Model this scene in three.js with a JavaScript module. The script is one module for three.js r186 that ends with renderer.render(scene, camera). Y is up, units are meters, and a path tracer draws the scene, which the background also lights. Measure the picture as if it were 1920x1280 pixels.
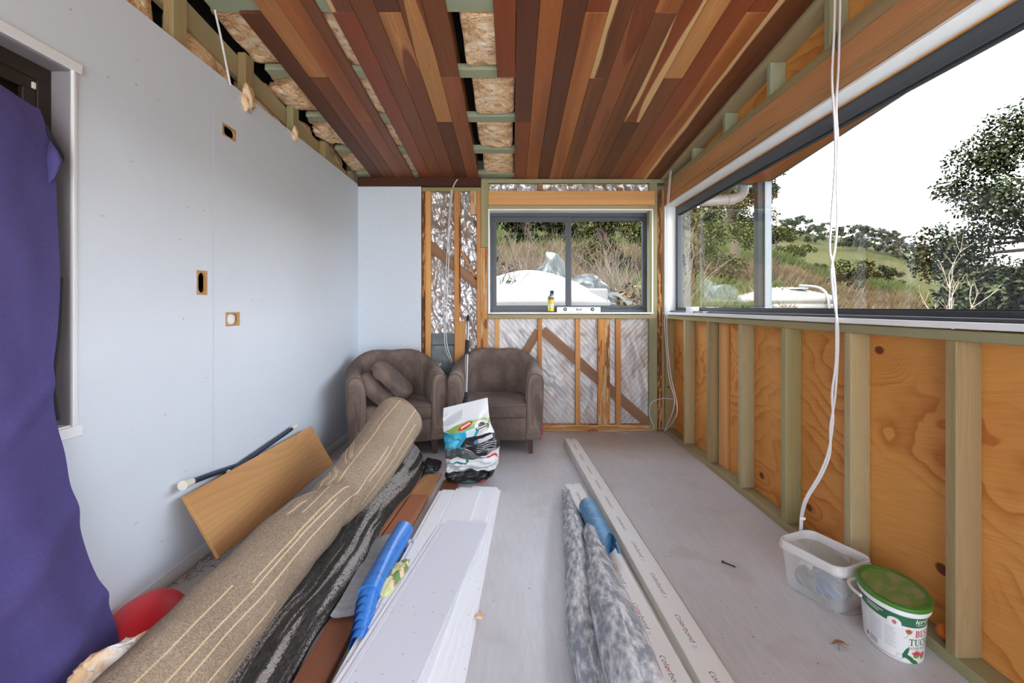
import * as THREE from 'three';
import { mergeGeometries, toCreasedNormals } from 'three/addons/utils/BufferGeometryUtils.js';

// ---------------------------------------------------------------- camera, sky, sun, exposure
const scene = new THREE.Scene();
const EYE = 1.18, FOCAL = 853;                     // eye height in metres, focal length in pixels of the 1920 x 1280 frame
const camera = new THREE.PerspectiveCamera(2 * Math.atan(640 / FOCAL) * 180 / Math.PI, 1.5, 0.05, 900);
camera.position.set(0, EYE, 0);
camera.lookAt(0, EYE, -1);
camera.setViewOffset(1920, 1280, 0, 65, 1920, 1280);   // the lens is shifted so that verticals stay upright
scene.add(camera);

const renderer = new THREE.WebGLRenderer({ antialias: true });
renderer.toneMapping = THREE.LinearToneMapping;
renderer.toneMappingExposure = 7.2;
renderer.shadowMap.enabled = true;

function hash(x, y, s) { let h = Math.imul(x | 0, 374761393) ^ Math.imul(y | 0, 668265263) ^ Math.imul(s | 0, 2147483587 ^ 0x5bd1e995); h = Math.imul(h ^ (h >>> 13), 1274126177); return ((h ^ (h >>> 16)) >>> 0) / 4294967296; }
function noise2(x, y, s = 0) {
  const xi = Math.floor(x), yi = Math.floor(y); let fx = x - xi, fy = y - yi;
  fx = fx * fx * (3 - 2 * fx); fy = fy * fy * (3 - 2 * fy);
  const a = hash(xi, yi, s), b = hash(xi + 1, yi, s), c = hash(xi, yi + 1, s), d = hash(xi + 1, yi + 1, s);
  return a + (b - a) * fx + (c - a) * fy + (a - b - c + d) * fx * fy;
}
function fbm(x, y, s = 0, o = 4) { let v = 0, a = 0.5, t = 0; for (let i = 0; i < o; i++) { v += a * noise2(x, y, s + i * 17); t += a; a *= 0.5; x *= 2.03; y *= 2.03; } return v / t; }
function noise3(x, y, z, s = 0) { const zi = Math.floor(z); let f = z - zi; f = f * f * (3 - 2 * f); return noise2(x, y, s + zi * 131) * (1 - f) + noise2(x, y, s + (zi + 1) * 131) * f; }
function fbm3(x, y, z, s = 0, o = 3) { let v = 0, a = 0.5, t = 0; for (let i = 0; i < o; i++) { v += a * noise3(x, y, z, s + i * 29); t += a; a *= 0.5; x *= 2.1; y *= 2.1; z *= 2.1; } return v / t; }
function rng(s) { return () => { s = (s + 0x6D2B79F5) | 0; let t = Math.imul(s ^ (s >>> 15), 1 | s); t = (t + Math.imul(t ^ (t >>> 7), 61 | t)) ^ t; return ((t ^ (t >>> 14)) >>> 0) / 4294967296; }; }
const mix = (a, b, t) => a + (b - a) * t, clamp = (x, a = 0, b = 1) => Math.min(b, Math.max(a, x)), smooth = (a, b, x) => { const t = clamp((x - a) / (b - a)); return t * t * (3 - 2 * t); };
const mix3 = (a, b, t) => [mix(a[0], b[0], t), mix(a[1], b[1], t), mix(a[2], b[2], t)];
const rgbOf = (h) => [(h >> 16) & 255, (h >> 8) & 255, h & 255];

{ // a hazy bright sky with thin cloud, the same all round
  const w = 1024, h = 512, data = new Float32Array(w * h * 4);
  for (let y = 0; y < h; y++) {
    const el = ((y + 0.5) / h - 0.5) * Math.PI, up = Math.sin(el), ce = Math.cos(el);
    for (let x = 0; x < w; x++) {
      const az = ((x + 0.5) / w - 0.5) * 2 * Math.PI, dx = Math.cos(az) * ce, dz = Math.sin(az) * ce, i = (y * w + x) * 4;
      const hi = Math.pow(clamp(up), 0.55);
      let c = mix3([0.97, 1.0, 1.03], [0.62, 0.79, 1.04], hi);
      const k = 1 / (0.25 + Math.max(0, up)), cl = smooth(0.46, 0.72, fbm3(dx * k * 0.9 + 3, up * 2.5, dz * k * 0.9, 5, 5));
      c = mix3(c, [1.13, 1.13, 1.13], cl * 0.75);
      data.set([c[0], c[1], c[2], 1], i);
    }
  }
  const sky = new THREE.DataTexture(data, w, h, THREE.RGBAFormat, THREE.FloatType);
  sky.mapping = THREE.EquirectangularReflectionMapping; sky.magFilter = THREE.LinearFilter; sky.minFilter = THREE.LinearFilter; sky.needsUpdate = true;
  scene.background = sky; scene.environment = sky;
}
const sun = new THREE.DirectionalLight(0xfff1dc, 0.8);
sun.position.set(-42, 38, 6); sun.target.position.set(0, 0, -10);
sun.castShadow = true; sun.shadow.mapSize.set(4096, 4096); sun.shadow.radius = 2;
Object.assign(sun.shadow.camera, { left: -60, right: 60, top: 60, bottom: -60, near: 1, far: 200 });
scene.add(sun, sun.target);

// ---------------------------------------------------------------- naming, grouping
const used = new Map();
function numbered(name) { const n = used.get(name) ?? 0; used.set(name, n + 1); return n ? name + '_' + String(n).padStart(3, '0') : name; }
function tag(o, label, category, group, kind) { if (label) o.userData.label = label; if (category) o.userData.category = category; if (group) o.userData.group = group; if (kind) o.userData.kind = kind; return o; }
function thing(name, label, category, pos = [0, 0, 0], turn = 0, group) { const o = new THREE.Group(); o.name = numbered(name); o.position.set(...pos); o.rotation.y = turn; scene.add(o); return tag(o, label, category, group); }
function setting(name) { const o = new THREE.Group(); o.name = name; o.userData.kind = 'structure'; scene.add(o); return o; }
const partNames = new WeakMap();
function part(name, geo, mat, parent, label) {
  const m = new THREE.Mesh(geo, mat), top = (function f(p) { return p.parent && p.parent !== scene ? f(p.parent) : p; })(parent);
  if (!partNames.has(top)) partNames.set(top, new Map());
  const c = partNames.get(top), n = c.get(name) ?? 0; c.set(name, n + 1);
  m.name = n ? name + '_' + String(n).padStart(3, '0') : name;
  if (label) m.userData.label = label;
  parent.add(m); return m;
}
function single(name, geo, mat, label, category, pos = [0, 0, 0], turn = 0, group) { const m = new THREE.Mesh(geo, mat); m.name = numbered(name); m.position.set(...pos); m.rotation.y = turn; scene.add(m); return tag(m, label, category, group); }

// ---------------------------------------------------------------- geometry helpers
const V = (x, y, z) => new THREE.Vector3(x, y, z);
const at = (px, py, d) => V((px - 960) / FOCAL * d, EYE - (py - 575) / FOCAL * d, -d);   // a point of the room at depth d
const onFloor = (px, py, lift = 0) => at(px, py, (EYE - lift) * FOCAL / (py - 575));
let uvSeed = 1; const uvr = rng(77);
// A box with chamfered edges, uv in metres with u along the longest side (or the axis given) so that grain runs lengthwise.
function box(w, h, d, c = 0.002, grain, shift = true) {
  c = Math.min(c, w / 2.2, h / 2.2, d / 2.2);
  const X = w / 2, Y = h / 2, Z = d / 2, pos = [], nor = [], uv = [], g = grain ?? (w >= h && w >= d ? 0 : h >= d ? 1 : 2), ou = shift ? uvr() * 7 : 0, ov = shift ? uvr() * 7 : 0;
  const tri = (a, b, cc) => {
    const ab = V(b[0] - a[0], b[1] - a[1], b[2] - a[2]), ac = V(cc[0] - a[0], cc[1] - a[1], cc[2] - a[2]), n = ab.cross(ac).normalize();
    const m = V((a[0] + b[0] + cc[0]) / 3, (a[1] + b[1] + cc[1]) / 3, (a[2] + b[2] + cc[2]) / 3);
    if (n.dot(V(m.x / X, m.y / Y, m.z / Z)) < 0) { n.negate(); [b, cc] = [cc, b]; }
    const ax = [Math.abs(n.x), Math.abs(n.y), Math.abs(n.z)], f = ax.indexOf(Math.max(...ax));
    for (const p of [a, b, cc]) {
      pos.push(...p); nor.push(n.x, n.y, n.z);
      if (f === g) { const [i, j] = [0, 1, 2].filter((k) => k !== g); uv.push(p[i] * 0.15 + ou, p[j] + ov); }
      else { const o = [0, 1, 2].find((k) => k !== g && k !== f); uv.push(p[g] + ou, p[o] + ov + f * 0.31); }
    }
  };
  const quad = (a, b, cc, dd) => { tri(a, b, cc); tri(a, cc, dd); };
  const S = [-1, 1];
  for (const s of S) {
    quad([s * X, -Y + c, -Z + c], [s * X, Y - c, -Z + c], [s * X, Y - c, Z - c], [s * X, -Y + c, Z - c]);
    quad([-X + c, s * Y, -Z + c], [X - c, s * Y, -Z + c], [X - c, s * Y, Z - c], [-X + c, s * Y, Z - c]);
    quad([-X + c, -Y + c, s * Z], [X - c, -Y + c, s * Z], [X - c, Y - c, s * Z], [-X + c, Y - c, s * Z]);
    for (const t of S) {
      quad([s * X, t * (Y - c), -Z + c], [s * X, t * (Y - c), Z - c], [s * (X - c), t * Y, Z - c], [s * (X - c), t * Y, -Z + c]);
      quad([s * X, -Y + c, t * (Z - c)], [s * X, Y - c, t * (Z - c)], [s * (X - c), Y - c, t * Z], [s * (X - c), -Y + c, t * Z]);
      quad([-X + c, s * Y, t * (Z - c)], [X - c, s * Y, t * (Z - c)], [X - c, s * (Y - c), t * Z], [-X + c, s * (Y - c), t * Z]);
      for (const q of S) tri([s * X, t * (Y - c), q * (Z - c)], [s * (X - c), t * Y, q * (Z - c)], [s * (X - c), t * (Y - c), q * Z]);
    }
  }
  const geo = new THREE.BufferGeometry();
  geo.setAttribute('position', new THREE.Float32BufferAttribute(pos, 3)); geo.setAttribute('normal', new THREE.Float32BufferAttribute(nor, 3)); geo.setAttribute('uv', new THREE.Float32BufferAttribute(uv, 2));
  return geo;
}
// box between two corners
const span = (x0, x1, y0, y1, z0, z1, c, grain) => box(Math.abs(x1 - x0), Math.abs(y1 - y0), Math.abs(z1 - z0), c, grain).translate((x0 + x1) / 2, (y0 + y1) / 2, (z0 + z1) / 2);
// box lying along a line from a to b (centre line), w across, t thick in the direction nearest to up
function bar(a, b, w, t, up = V(0, 1, 0), c) {
  const dir = b.clone().sub(a), L = dir.length(); dir.normalize();
  const side = dir.clone().cross(up).normalize(), n = side.clone().cross(dir).normalize();
  const m = new THREE.Matrix4().makeBasis(dir, n, side.clone()); m.setPosition(a.clone().add(b).multiplyScalar(0.5));
  return box(L, t, w, c, 0).applyMatrix4(m);
}
function fixSeam(geo, rows, cols) { const n = geo.attributes.normal; for (let i = 0; i < rows; i++) { const a = i * cols, b = a + cols - 1, v = V(n.getX(a) + n.getX(b), n.getY(a) + n.getY(b), n.getZ(a) + n.getZ(b)).normalize(); n.setXYZ(a, v.x, v.y, v.z); n.setXYZ(b, v.x, v.y, v.z); } }
// rings: arrays of points; closed rings are skinned together. uv in metres (u round the ring, v along).
function loft(rings, { closed = true, capStart = false, capEnd = false, uvFn } = {}) {
  const m = rings[0].length, cols = closed ? m + 1 : m, pos = [], uv = [], idx = []; let vAcc = 0;
  rings.forEach((r, i) => {
    if (i) vAcc += r.reduce((s, p, k) => s + p.distanceTo(rings[i - 1][k]), 0) / m;
    let u = 0;
    for (let j = 0; j < cols; j++) { const p = r[j % m]; if (j) u += p.distanceTo(r[(j - 1) % m]); pos.push(p.x, p.y, p.z); const q = uvFn ? uvFn(u, vAcc, j / (cols - 1), i / (rings.length - 1), p) : [u, vAcc]; uv.push(q[0], q[1]); }
  });
  for (let i = 0; i < rings.length - 1; i++) for (let j = 0; j < cols - 1; j++) { const a = i * cols + j, b = a + 1, c = a + cols, d = c + 1; idx.push(a, b, c, b, d, c); }
  let geo = new THREE.BufferGeometry();
  geo.setAttribute('position', new THREE.Float32BufferAttribute(pos, 3)); geo.setAttribute('uv', new THREE.Float32BufferAttribute(uv, 2)); geo.setIndex(idx); geo.computeVertexNormals();
  if (closed) fixSeam(geo, rings.length, cols);
  const caps = [];
  for (const [on, r, flip] of [[capStart, rings[0], true], [capEnd, rings.at(-1), false]]) if (on) {
    const ctr = r.reduce((s, p) => s.add(p), V(0, 0, 0)).multiplyScalar(1 / m), P = [], U = [];
    for (let j = 0; j < m; j++) { const a = r[j], b = r[(j + 1) % m], t = flip ? [ctr, b, a] : [ctr, a, b]; for (const p of t) { P.push(p.x, p.y, p.z); U.push(p.x + p.z, p.y + p.z * 0.3); } }
    const g = new THREE.BufferGeometry(); g.setAttribute('position', new THREE.Float32BufferAttribute(P, 3)); g.setAttribute('uv', new THREE.Float32BufferAttribute(U, 2)); g.computeVertexNormals(); caps.push(g);
  }
  return caps.length ? mergeGeometries([geo.toNonIndexed(), ...caps]) : geo;
}
// round tube along points; r may be a function of t (0..1) and angle
function tube(points, r, radial = 8, steps, caps = true, opts = {}) {
  const curve = points.length === 2 ? new THREE.LineCurve3(points[0], points[1]) : new THREE.CatmullRomCurve3(points, false, 'centripetal');
  const n = steps ?? Math.max(2, (points.length - 1) * 6), fr = curve.computeFrenetFrames(n, false), rings = [];
  let nrm = null;
  for (let i = 0; i <= n; i++) {
    const t = i / n, p = curve.getPointAt(t), tan = curve.getTangentAt(t);
    if (!nrm) nrm = Math.abs(tan.y) > 0.9 ? V(1, 0, 0) : V(0, 1, 0);
    nrm = nrm.clone().sub(tan.clone().multiplyScalar(nrm.dot(tan))).normalize();
    const bin = tan.clone().cross(nrm), ring = [];
    for (let j = 0; j < radial; j++) { const a = j / radial * Math.PI * 2, R = typeof r === 'function' ? r(t, a) : r; ring.push(p.clone().addScaledVector(nrm, Math.cos(a) * R).addScaledVector(bin, Math.sin(a) * R)); }
    rings.push(ring);
  }
  return loft(rings, { capStart: caps, capEnd: caps, ...opts });
}
// open sheet from f(u, v) -> Vector3; uv from g(u, v)
function sheet(f, nu, nv, g = (u, v) => [u, v]) {
  const pos = [], uv = [], idx = [];
  for (let i = 0; i <= nv; i++) for (let j = 0; j <= nu; j++) { const p = f(j / nu, i / nv), q = g(j / nu, i / nv, p); pos.push(p.x, p.y, p.z); uv.push(q[0], q[1]); }
  for (let i = 0; i < nv; i++) for (let j = 0; j < nu; j++) { const a = i * (nu + 1) + j, b = a + 1, c = a + nu + 1; idx.push(a, b, c, b, c + 1, c); }
  const geo = new THREE.BufferGeometry(); geo.setAttribute('position', new THREE.Float32BufferAttribute(pos, 3)); geo.setAttribute('uv', new THREE.Float32BufferAttribute(uv, 2)); geo.setIndex(idx); geo.computeVertexNormals(); return geo;
}
// superellipsoid cushion, displaced by an optional function
function puff(w, h, d, e1 = 0.35, e2 = 0.35, fn, nu = 40, nv = 24) {
  const sp = (x, e) => Math.sign(x) * Math.pow(Math.abs(x), e), rings = [];
  for (let i = 0; i <= nv; i++) {
    const a = (i / nv - 0.5) * Math.PI, ca = i === 0 || i === nv ? 0 : Math.cos(a), ring = [];
    for (let j = 0; j < nu; j++) {
      const b = j / nu * Math.PI * 2, p = V(w / 2 * sp(ca, e1) * sp(Math.cos(b), e2), h / 2 * sp(Math.sin(a), e1), d / 2 * sp(ca, e1) * sp(Math.sin(b), e2));
      if (fn) fn(p); ring.push(p);
    }
    rings.push(ring);
  }
  return loft(rings.reverse(), { uvFn: (u, v, s, t, p) => [p.x + p.y * 0.3 + 0.5, p.z + p.y + 0.5] });
}
const lathe = (pts, seg = 32) => new THREE.LatheGeometry(pts.map(([x, y]) => new THREE.Vector2(x, y)), seg);
const merge = (...g) => mergeGeometries(g.flat().map((x) => { const y = x.index ? x.toNonIndexed() : x; for (const k of Object.keys(y.attributes)) if (!['position', 'normal', 'uv'].includes(k)) y.deleteAttribute(k); return y; }));
// ---------------------------------------------------------------- computed textures (each covers mw x mh metres, mirrored at its edges)
function tex(w, h, mw, mh, fn, srgb = true) {
  const data = new Uint8Array(w * h * 4);
  for (let y = 0; y < h; y++) for (let x = 0; x < w; x++) { const c = fn((x + 0.5) / w * mw, (y + 0.5) / h * mh, x, y), i = (y * w + x) * 4; if (typeof c === 'number') { data[i] = data[i + 1] = data[i + 2] = clamp(c, 0, 255); } else { data[i] = clamp(c[0], 0, 255); data[i + 1] = clamp(c[1], 0, 255); data[i + 2] = clamp(c[2], 0, 255); } data[i + 3] = 255; }
  const t = new THREE.DataTexture(data, w, h, THREE.RGBAFormat); t.magFilter = THREE.LinearFilter; t.minFilter = THREE.LinearMipmapLinearFilter; t.generateMipmaps = true;
  t.wrapS = t.wrapT = THREE.MirroredRepeatWrapping; t.repeat.set(1 / mw, 1 / mh); if (srgb) t.colorSpace = THREE.SRGBColorSpace; t.needsUpdate = true; return t;
}
function canvasTex(w, h, draw) {
  const c = document.createElement('canvas'); c.width = w; c.height = h; draw(c.getContext('2d'), w, h);
  const t = new THREE.CanvasTexture(c); t.colorSpace = THREE.SRGBColorSpace; t.magFilter = THREE.LinearFilter; return t;
}
const std = (o) => new THREE.MeshStandardMaterial({ roughness: 0.8, ...o });
const phy = (o) => new THREE.MeshPhysicalMaterial({ roughness: 0.6, ...o });
const M = {};

// wood: growth rings cut flat (cathedral arches along u) over fine fibre. dark/light are sRGB triples.
function woodFn({ light, dark, seed, ring = 42, arch = 0.9, wob = 0.5, fibre = 0.25, contrast = 0.6, centre = 0.5, width = 0.11, knots = [], sap, sapColor, front, frontColor, tint }) {
  return (u, v) => {
    const vn = v / width;
    let warp = (fbm(u * 1.3, vn * 1.4, seed, 3) - 0.5) * wob;
    let r = Math.pow(Math.abs(vn - centre) + 0.02, 1.6) * 2.2 + u * 0.22 * arch + warp;
    let kd = 0;
    for (const [ku, kv, kr] of knots) { const dx = (u - ku) / 1.8, dy = v - kv, q = Math.sqrt(dx * dx + dy * dy); const f = Math.exp(-q * q / (kr * kr * 9)); r = mix(r, q * 9, f * 0.9); kd = Math.max(kd, 1 - smooth(kr * 0.55, kr, Math.sqrt((u - ku) ** 2 + dy * dy))); }
    const s = r * ring / 6, fr = s - Math.floor(s), band = Math.pow(fr, 2.2) * (1 - smooth(0.9, 1, fr));
    const fib = fbm(u * 9, v * 900, seed + 5, 2) - 0.5, big = fbm(u * 0.8, vn * 2.2, seed + 9, 3) - 0.5;
    let t = clamp(0.25 + band * contrast + fib * fibre + big * 0.75);
    let c = mix3(light, dark, t);
    if (tint) c = mix3(c, tint, clamp((fbm(u * 0.9, vn * 1.5, seed + 31, 3) - 0.45) * 3) * 0.7);
    const edge = (fbm(u * 1.1, 0.5, seed + 40, 3) - 0.5) * 0.9;
    if (sap) { let s2 = 0; for (const [side, amt] of sap) { const x = side < 0 ? vn : 1 - vn; s2 = Math.max(s2, 1 - smooth(amt + edge - 0.05, amt + edge + 0.05, x)); } c = mix3(c, mix3(sapColor, mix3(sapColor, dark, 0.35), band * 0.5 + fib * 0.4 + 0.15), s2 * 0.92); }
    if (front) { const f = front[0] + front[1] * (vn - 0.55) ** 2 * 4 + (fbm(vn * 2, u, seed + 50, 2) - 0.5) * 0.2, s3 = smooth(f - 0.03, f + 0.05, front[2] > 0 ? u : -u + 2 * front[0]); c = mix3(c, mix3(frontColor, dark, band * 0.25 + 0.05 + fib * 0.2), s3 * 0.93); }
    if (kd > 0) c = mix3(c, [70, 32, 18], kd * 0.9);
    return c;
  };
}
// lining boards of the ceiling: a red-brown hardwood with pale sapwood, satin finish
const brown = [[132, 74, 36], [80, 40, 19]], red = [[148, 72, 32], [100, 45, 19]], tan = [[202, 144, 84], [152, 94, 46]], orange = [[178, 104, 48], [124, 64, 27]], sapC = [232, 194, 134];
const boardSpecs = [
  { light: brown[0], dark: brown[1] }, { light: red[0], dark: red[1] }, { light: orange[0], dark: orange[1], tint: [196, 128, 70], arch: 1.6 },
  { light: tan[0], dark: tan[1], arch: 1.4 }, { light: brown[0], dark: brown[1], sap: [[-1, 0.28]], sapColor: sapC }, { light: red[0], dark: red[1], sap: [[1, 0.3], [-1, 0.12]], sapColor: sapC },
  { light: [112, 59, 31], dark: [68, 32, 17] }, { light: orange[0], dark: orange[1], arch: 2.2, ring: 60, tint: [130, 66, 36] },
  { light: brown[0], dark: brown[1], front: [1.0, 0.5, 1], frontColor: tan[0] }, { light: tan[0], dark: orange[1], front: [1.2, 0.4, 1], frontColor: [116, 60, 34] },
  { light: [150, 86, 50], dark: [98, 48, 30], tint: [172, 104, 58] }, { light: red[0], dark: brown[1], front: [1.3, -0.4, 1], frontColor: [160, 92, 52], arch: 1.4 },
];
M.board = boardSpecs.map((s, i) => phy({ map: tex(768, 96, 2.4, 0.115, woodFn({ seed: 100 + i * 13, width: 0.115, contrast: 0.4, fibre: 0.3, ...s })), roughness: 0.5, clearcoat: 0.08, clearcoatRoughness: 0.4 }));
// framing timbers
const treated = (i, l, d, o = {}) => std({ map: tex(1024, 128, 2.4, 0.2, woodFn({ light: l, dark: d, seed: 400 + i * 11, width: 0.09, ring: 70, contrast: 0.45, ...o })), roughness: 0.85 });
M.treated = [treated(0, [176, 160, 112], [132, 118, 76], { tint: [150, 152, 118] }), treated(1, [180, 158, 112], [138, 116, 76], { tint: [146, 148, 118], knots: [[0.7, 0.05, 0.013], [1.7, 0.1, 0.012]] }), treated(2, [170, 148, 104], [128, 106, 70], { tint: [160, 132, 96], knots: [[1.1, 0.04, 0.012]] })];
M.green = [treated(3, [168, 160, 120], [136, 128, 90], { tint: [150, 152, 122] }), treated(4, [186, 164, 120], [150, 128, 88], { tint: [166, 156, 122] }), treated(9, [168, 170, 138], [140, 144, 112], { tint: [150, 162, 138] })];
M.pine = [treated(5, [228, 176, 114], [196, 136, 78]), treated(6, [222, 166, 102], [184, 120, 64], { knots: [[0.5, 0.05, 0.012], [1.5, 0.03, 0.014]] }), treated(7, [214, 154, 92], [170, 106, 56])];
M.stripped = std({ map: tex(1024, 128, 1.4, 0.18, (u, v) => { const b = woodFn({ light: [222, 160, 92], dark: [176, 108, 54], seed: 470, width: 0.09, ring: 50 })(u, v), p = smooth(0.52, 0.6, fbm(u * 7, v * 60, 473, 4)), d = smooth(0.6, 0.68, fbm(u * 5, v * 50, 479, 4)); return mix3(mix3(b, [198, 182, 148], p * 0.85), [128, 74, 36], d * 0.8); }), roughness: 0.9 });
M.rough = std({ map: tex(512, 128, 1.2, 0.15, (u, v) => { const p = fbm(u * 16, v * 60, 480, 4), q = fbm(u * 5, v * 30, 481, 3); return mix3(mix3([118, 72, 40], [210, 150, 92], smooth(0.4, 0.65, p)), [104, 62, 36], smooth(0.5, 0.75, q)); }), bumpMap: tex(512, 128, 1.2, 0.15, (u, v) => 255 * fbm(u * 26, v * 70, 482, 4), false), bumpScale: 0.01, roughness: 1 });
M.beam = std({ map: tex(2048, 192, 4, 0.26, (u, v) => {
  let c = woodFn({ light: [214, 158, 106], dark: [172, 112, 66], seed: 500, width: 0.24, ring: 60, contrast: 0.5, fibre: 0.35 })(u, v);
  c = mix3(c, [150, 132, 88], smooth(0.47, 0.6, fbm(u * 0.9, v * 9, 505, 3)) * 0.35);
  const cr = Math.abs(v - 0.11 - (fbm(u * 0.8, 0, 507, 3) - 0.5) * 0.14 - u * 0.004) / 0.0022, on = smooth(0.5, 0.56, fbm(u * 1.2, 3, 509, 2)); c = mix3(c, [52, 26, 16], on * (1 - smooth(0.5, 1, cr)));
  const c2 = Math.abs(v - 0.14 - (fbm(u * 0.7, 4, 511, 3) - 0.5) * 0.12) / 0.0016, o2 = smooth(0.5, 0.55, fbm(u * 1.6, 9, 512, 2)); return mix3(c, [60, 30, 20], o2 * (1 - smooth(0.5, 1, c2)));
}), roughness: 0.75 });
M.oldTimber = std({ map: tex(512, 64, 1.2, 0.12, woodFn({ light: [92, 50, 30], dark: [44, 24, 16], seed: 530, width: 0.1, ring: 40 })), roughness: 0.9 });
M.brace = std({ map: tex(512, 64, 1.4, 0.1, woodFn({ light: [164, 122, 90], dark: [122, 86, 62], seed: 540, width: 0.1, ring: 30 })), roughness: 0.8 });
const plyTex = (seed, knots) => tex(1024, 1024, 1.2, 1.2, (u, v) => {
  const y = v, x = u; let warp = (fbm(x * 1.5, y * 2.2, seed, 4) - 0.5) * 1.3, r = y * 1.25 + x * 0.55 + warp, kd = 0, hl = 0;
  for (const [kx, ky, kr] of knots) { const dx = x - kx, dy = y - ky, q = Math.hypot(dx * 0.8, dy); const f = Math.exp(-q * q / (kr * kr * 18)); r = mix(r, Math.hypot(dx * 0.55, dy) * 4.5, f); kd = Math.max(kd, 1 - smooth(kr * 0.6, kr, Math.hypot(dx, dy * 1.25))); hl = Math.max(hl, f * 0.4); }
  const s = r * 6.5 + (fbm(x * 7, y * 7, seed + 13, 3) - 0.5) * 1.1, fr = s - Math.floor(s), sharp = Math.pow(fr, 3) * (1 - smooth(0.9, 1, fr)) * smooth(0.25, 0.58, fbm(x * 2.2, y * 4, seed + 17, 3)) * 1.15, fib = fbm(x * 10 + y * 4, y * 260 - x * 60, seed + 3, 2) - 0.5, big = fbm(x * 1.2, y * 2.2, seed + 7, 3) - 0.5;
  let c = mix3([232, 168, 88], [188, 110, 44], clamp(0.24 + sharp * 0.75 + fib * 0.28 + big * 0.55)); c = mix3(c, [196, 112, 46], hl * 0.5); return mix3(c, [96, 42, 18], kd * 0.9);
});
M.ply = [std({ map: plyTex(600, [[0.25, 0.75, 0.028], [0.85, 0.3, 0.03], [0.6, 1.05, 0.025]]), roughness: 0.75 }), std({ map: plyTex(620, [[0.7, 0.82, 0.032], [0.2, 0.2, 0.026]]), roughness: 0.75 })];
M.plank = std({ map: tex(1024, 256, 1.4, 0.35, woodFn({ light: [206, 154, 94], dark: [172, 116, 62], seed: 640, width: 0.35, ring: 34, arch: 0.5, contrast: 0.35, fibre: 0.3 })), roughness: 0.6 });
M.offcut = [[[186, 126, 86], [142, 88, 56], 650], [[182, 116, 82], [146, 86, 58], 655], [[148, 92, 62], [108, 62, 42], 660], [[214, 162, 110], [172, 118, 74], 665]].map(([l, d, s]) => phy({ map: tex(512, 96, 1.4, 0.14, woodFn({ light: l, dark: d, seed: s, width: 0.14, ring: 36, contrast: 0.35 })), roughness: 0.55 }));
// painted and mineral surfaces
M.floor = phy({ map: tex(2048, 2048, 3.6, 3.6, (u, v) => {
  let t = 206 + (fbm(u * 2, v * 2, 700, 4) - 0.5) * 20 + (fbm(u * 90, v * 14, 703, 2) - 0.5) * 11; let c = [t, t * 0.985, t * 0.985];
  const dirt = smooth(0.62, 0.78, fbm(u * 5, v * 5, 711, 5)) * 0.4; c = mix3(c, [160, 140, 120], dirt * 0.35);
  const cell = 0.055, i = Math.floor(u / cell), j = Math.floor(v / cell), h1 = hash(i, j, 720); if (h1 > 0.72) { const cx = (i + 0.2 + 0.6 * hash(i, j, 721)) * cell, cy = (j + 0.2 + 0.6 * hash(i, j, 722)) * cell, q = Math.hypot((u - cx) * (0.6 + hash(i, j, 724)), v - cy), rr = 0.0012 + 0.0022 * hash(i, j, 723) ** 3; c = mix3(c, h1 > 0.95 ? [236, 234, 230] : h1 > 0.88 ? [150, 110, 78] : [62, 56, 50], 1 - smooth(rr * 0.6, rr, q)); }
  const sc = Math.abs(((u * 0.7 + v * 1.9 + fbm(u * 3, v * 3, 730, 2) * 0.5) % 0.9) - 0.45) / 0.0012; c = mix3(c, [196, 192, 188], (1 - smooth(0.4, 1, sc)) * smooth(0.55, 0.62, fbm(u * 2.2, v * 2.2, 731, 3)) * 0.6);
  return c;
}), roughnessMap: tex(512, 512, 3.6, 3.6, (u, v) => 120 + 90 * fbm(u * 3, v * 3, 740, 4), false), roughness: 0.62 });
M.wall = std({ map: tex(1024, 1024, 2.6, 2.6, (u, v) => {
  let t = 226 + (fbm(u * 1.5, v * 1.5, 750, 4) - 0.5) * 8; let c = [t * 0.95, t * 0.985, t * 1.02];
  const cell = 0.13, i = Math.floor(u / cell), j = Math.floor(v / cell), h1 = hash(i, j, 751); if (h1 > 0.8) { const cx = (i + 0.3 + 0.4 * hash(i, j, 752)) * cell, cy = (j + 0.3 + 0.4 * hash(i, j, 753)) * cell, e = h1 > 0.93 ? 5 : 1.2, q = Math.hypot((u - cx) / e, v - cy); c = mix3(c, h1 > 0.86 ? [196, 186, 178] : [88, 84, 82], (1 - smooth(0.0014, 0.0034, q)) * (h1 > 0.86 ? 0.7 : 0.75)); }
  return c;
}), roughness: 0.62 });
M.white = std({ color: 0xf2f2f0, roughness: 0.45 }); M.whiteTrim = std({ color: 0xe6e7e8, roughness: 0.5 });
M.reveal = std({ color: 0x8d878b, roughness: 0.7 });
M.darkFrame = std({ color: 0x2b211b, roughness: 0.5 });
M.charcoal = phy({ color: 0x43474d, roughness: 0.42 });
M.seal = std({ color: 0x24272b, roughness: 0.7 });
M.black = std({ color: 0x161616, roughness: 0.5 }); M.soot = std({ color: 0x1a1613, roughness: 1 });
M.glass = phy({ color: 0xffffff, roughness: 0, transmission: 1, thickness: 0, ior: 1.38 });
M.clearGlass = phy({ color: 0xffffff, roughness: 0, transmission: 1, thickness: 0, ior: 1.12 });
M.patch = std({ map: tex(128, 128, 0.2, 0.2, (u, v) => mix3([206, 166, 112], [170, 124, 74], fbm(u * 60, v * 300, 760, 3))), roughness: 0.9 });
M.concrete = std({ map: tex(256, 256, 0.6, 0.6, (u, v) => { const t = 130 + (fbm(u * 18, v * 18, 770, 4) - 0.5) * 50; return [t * 0.95, t, t * 1.02]; }), roughness: 0.85 });
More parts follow.
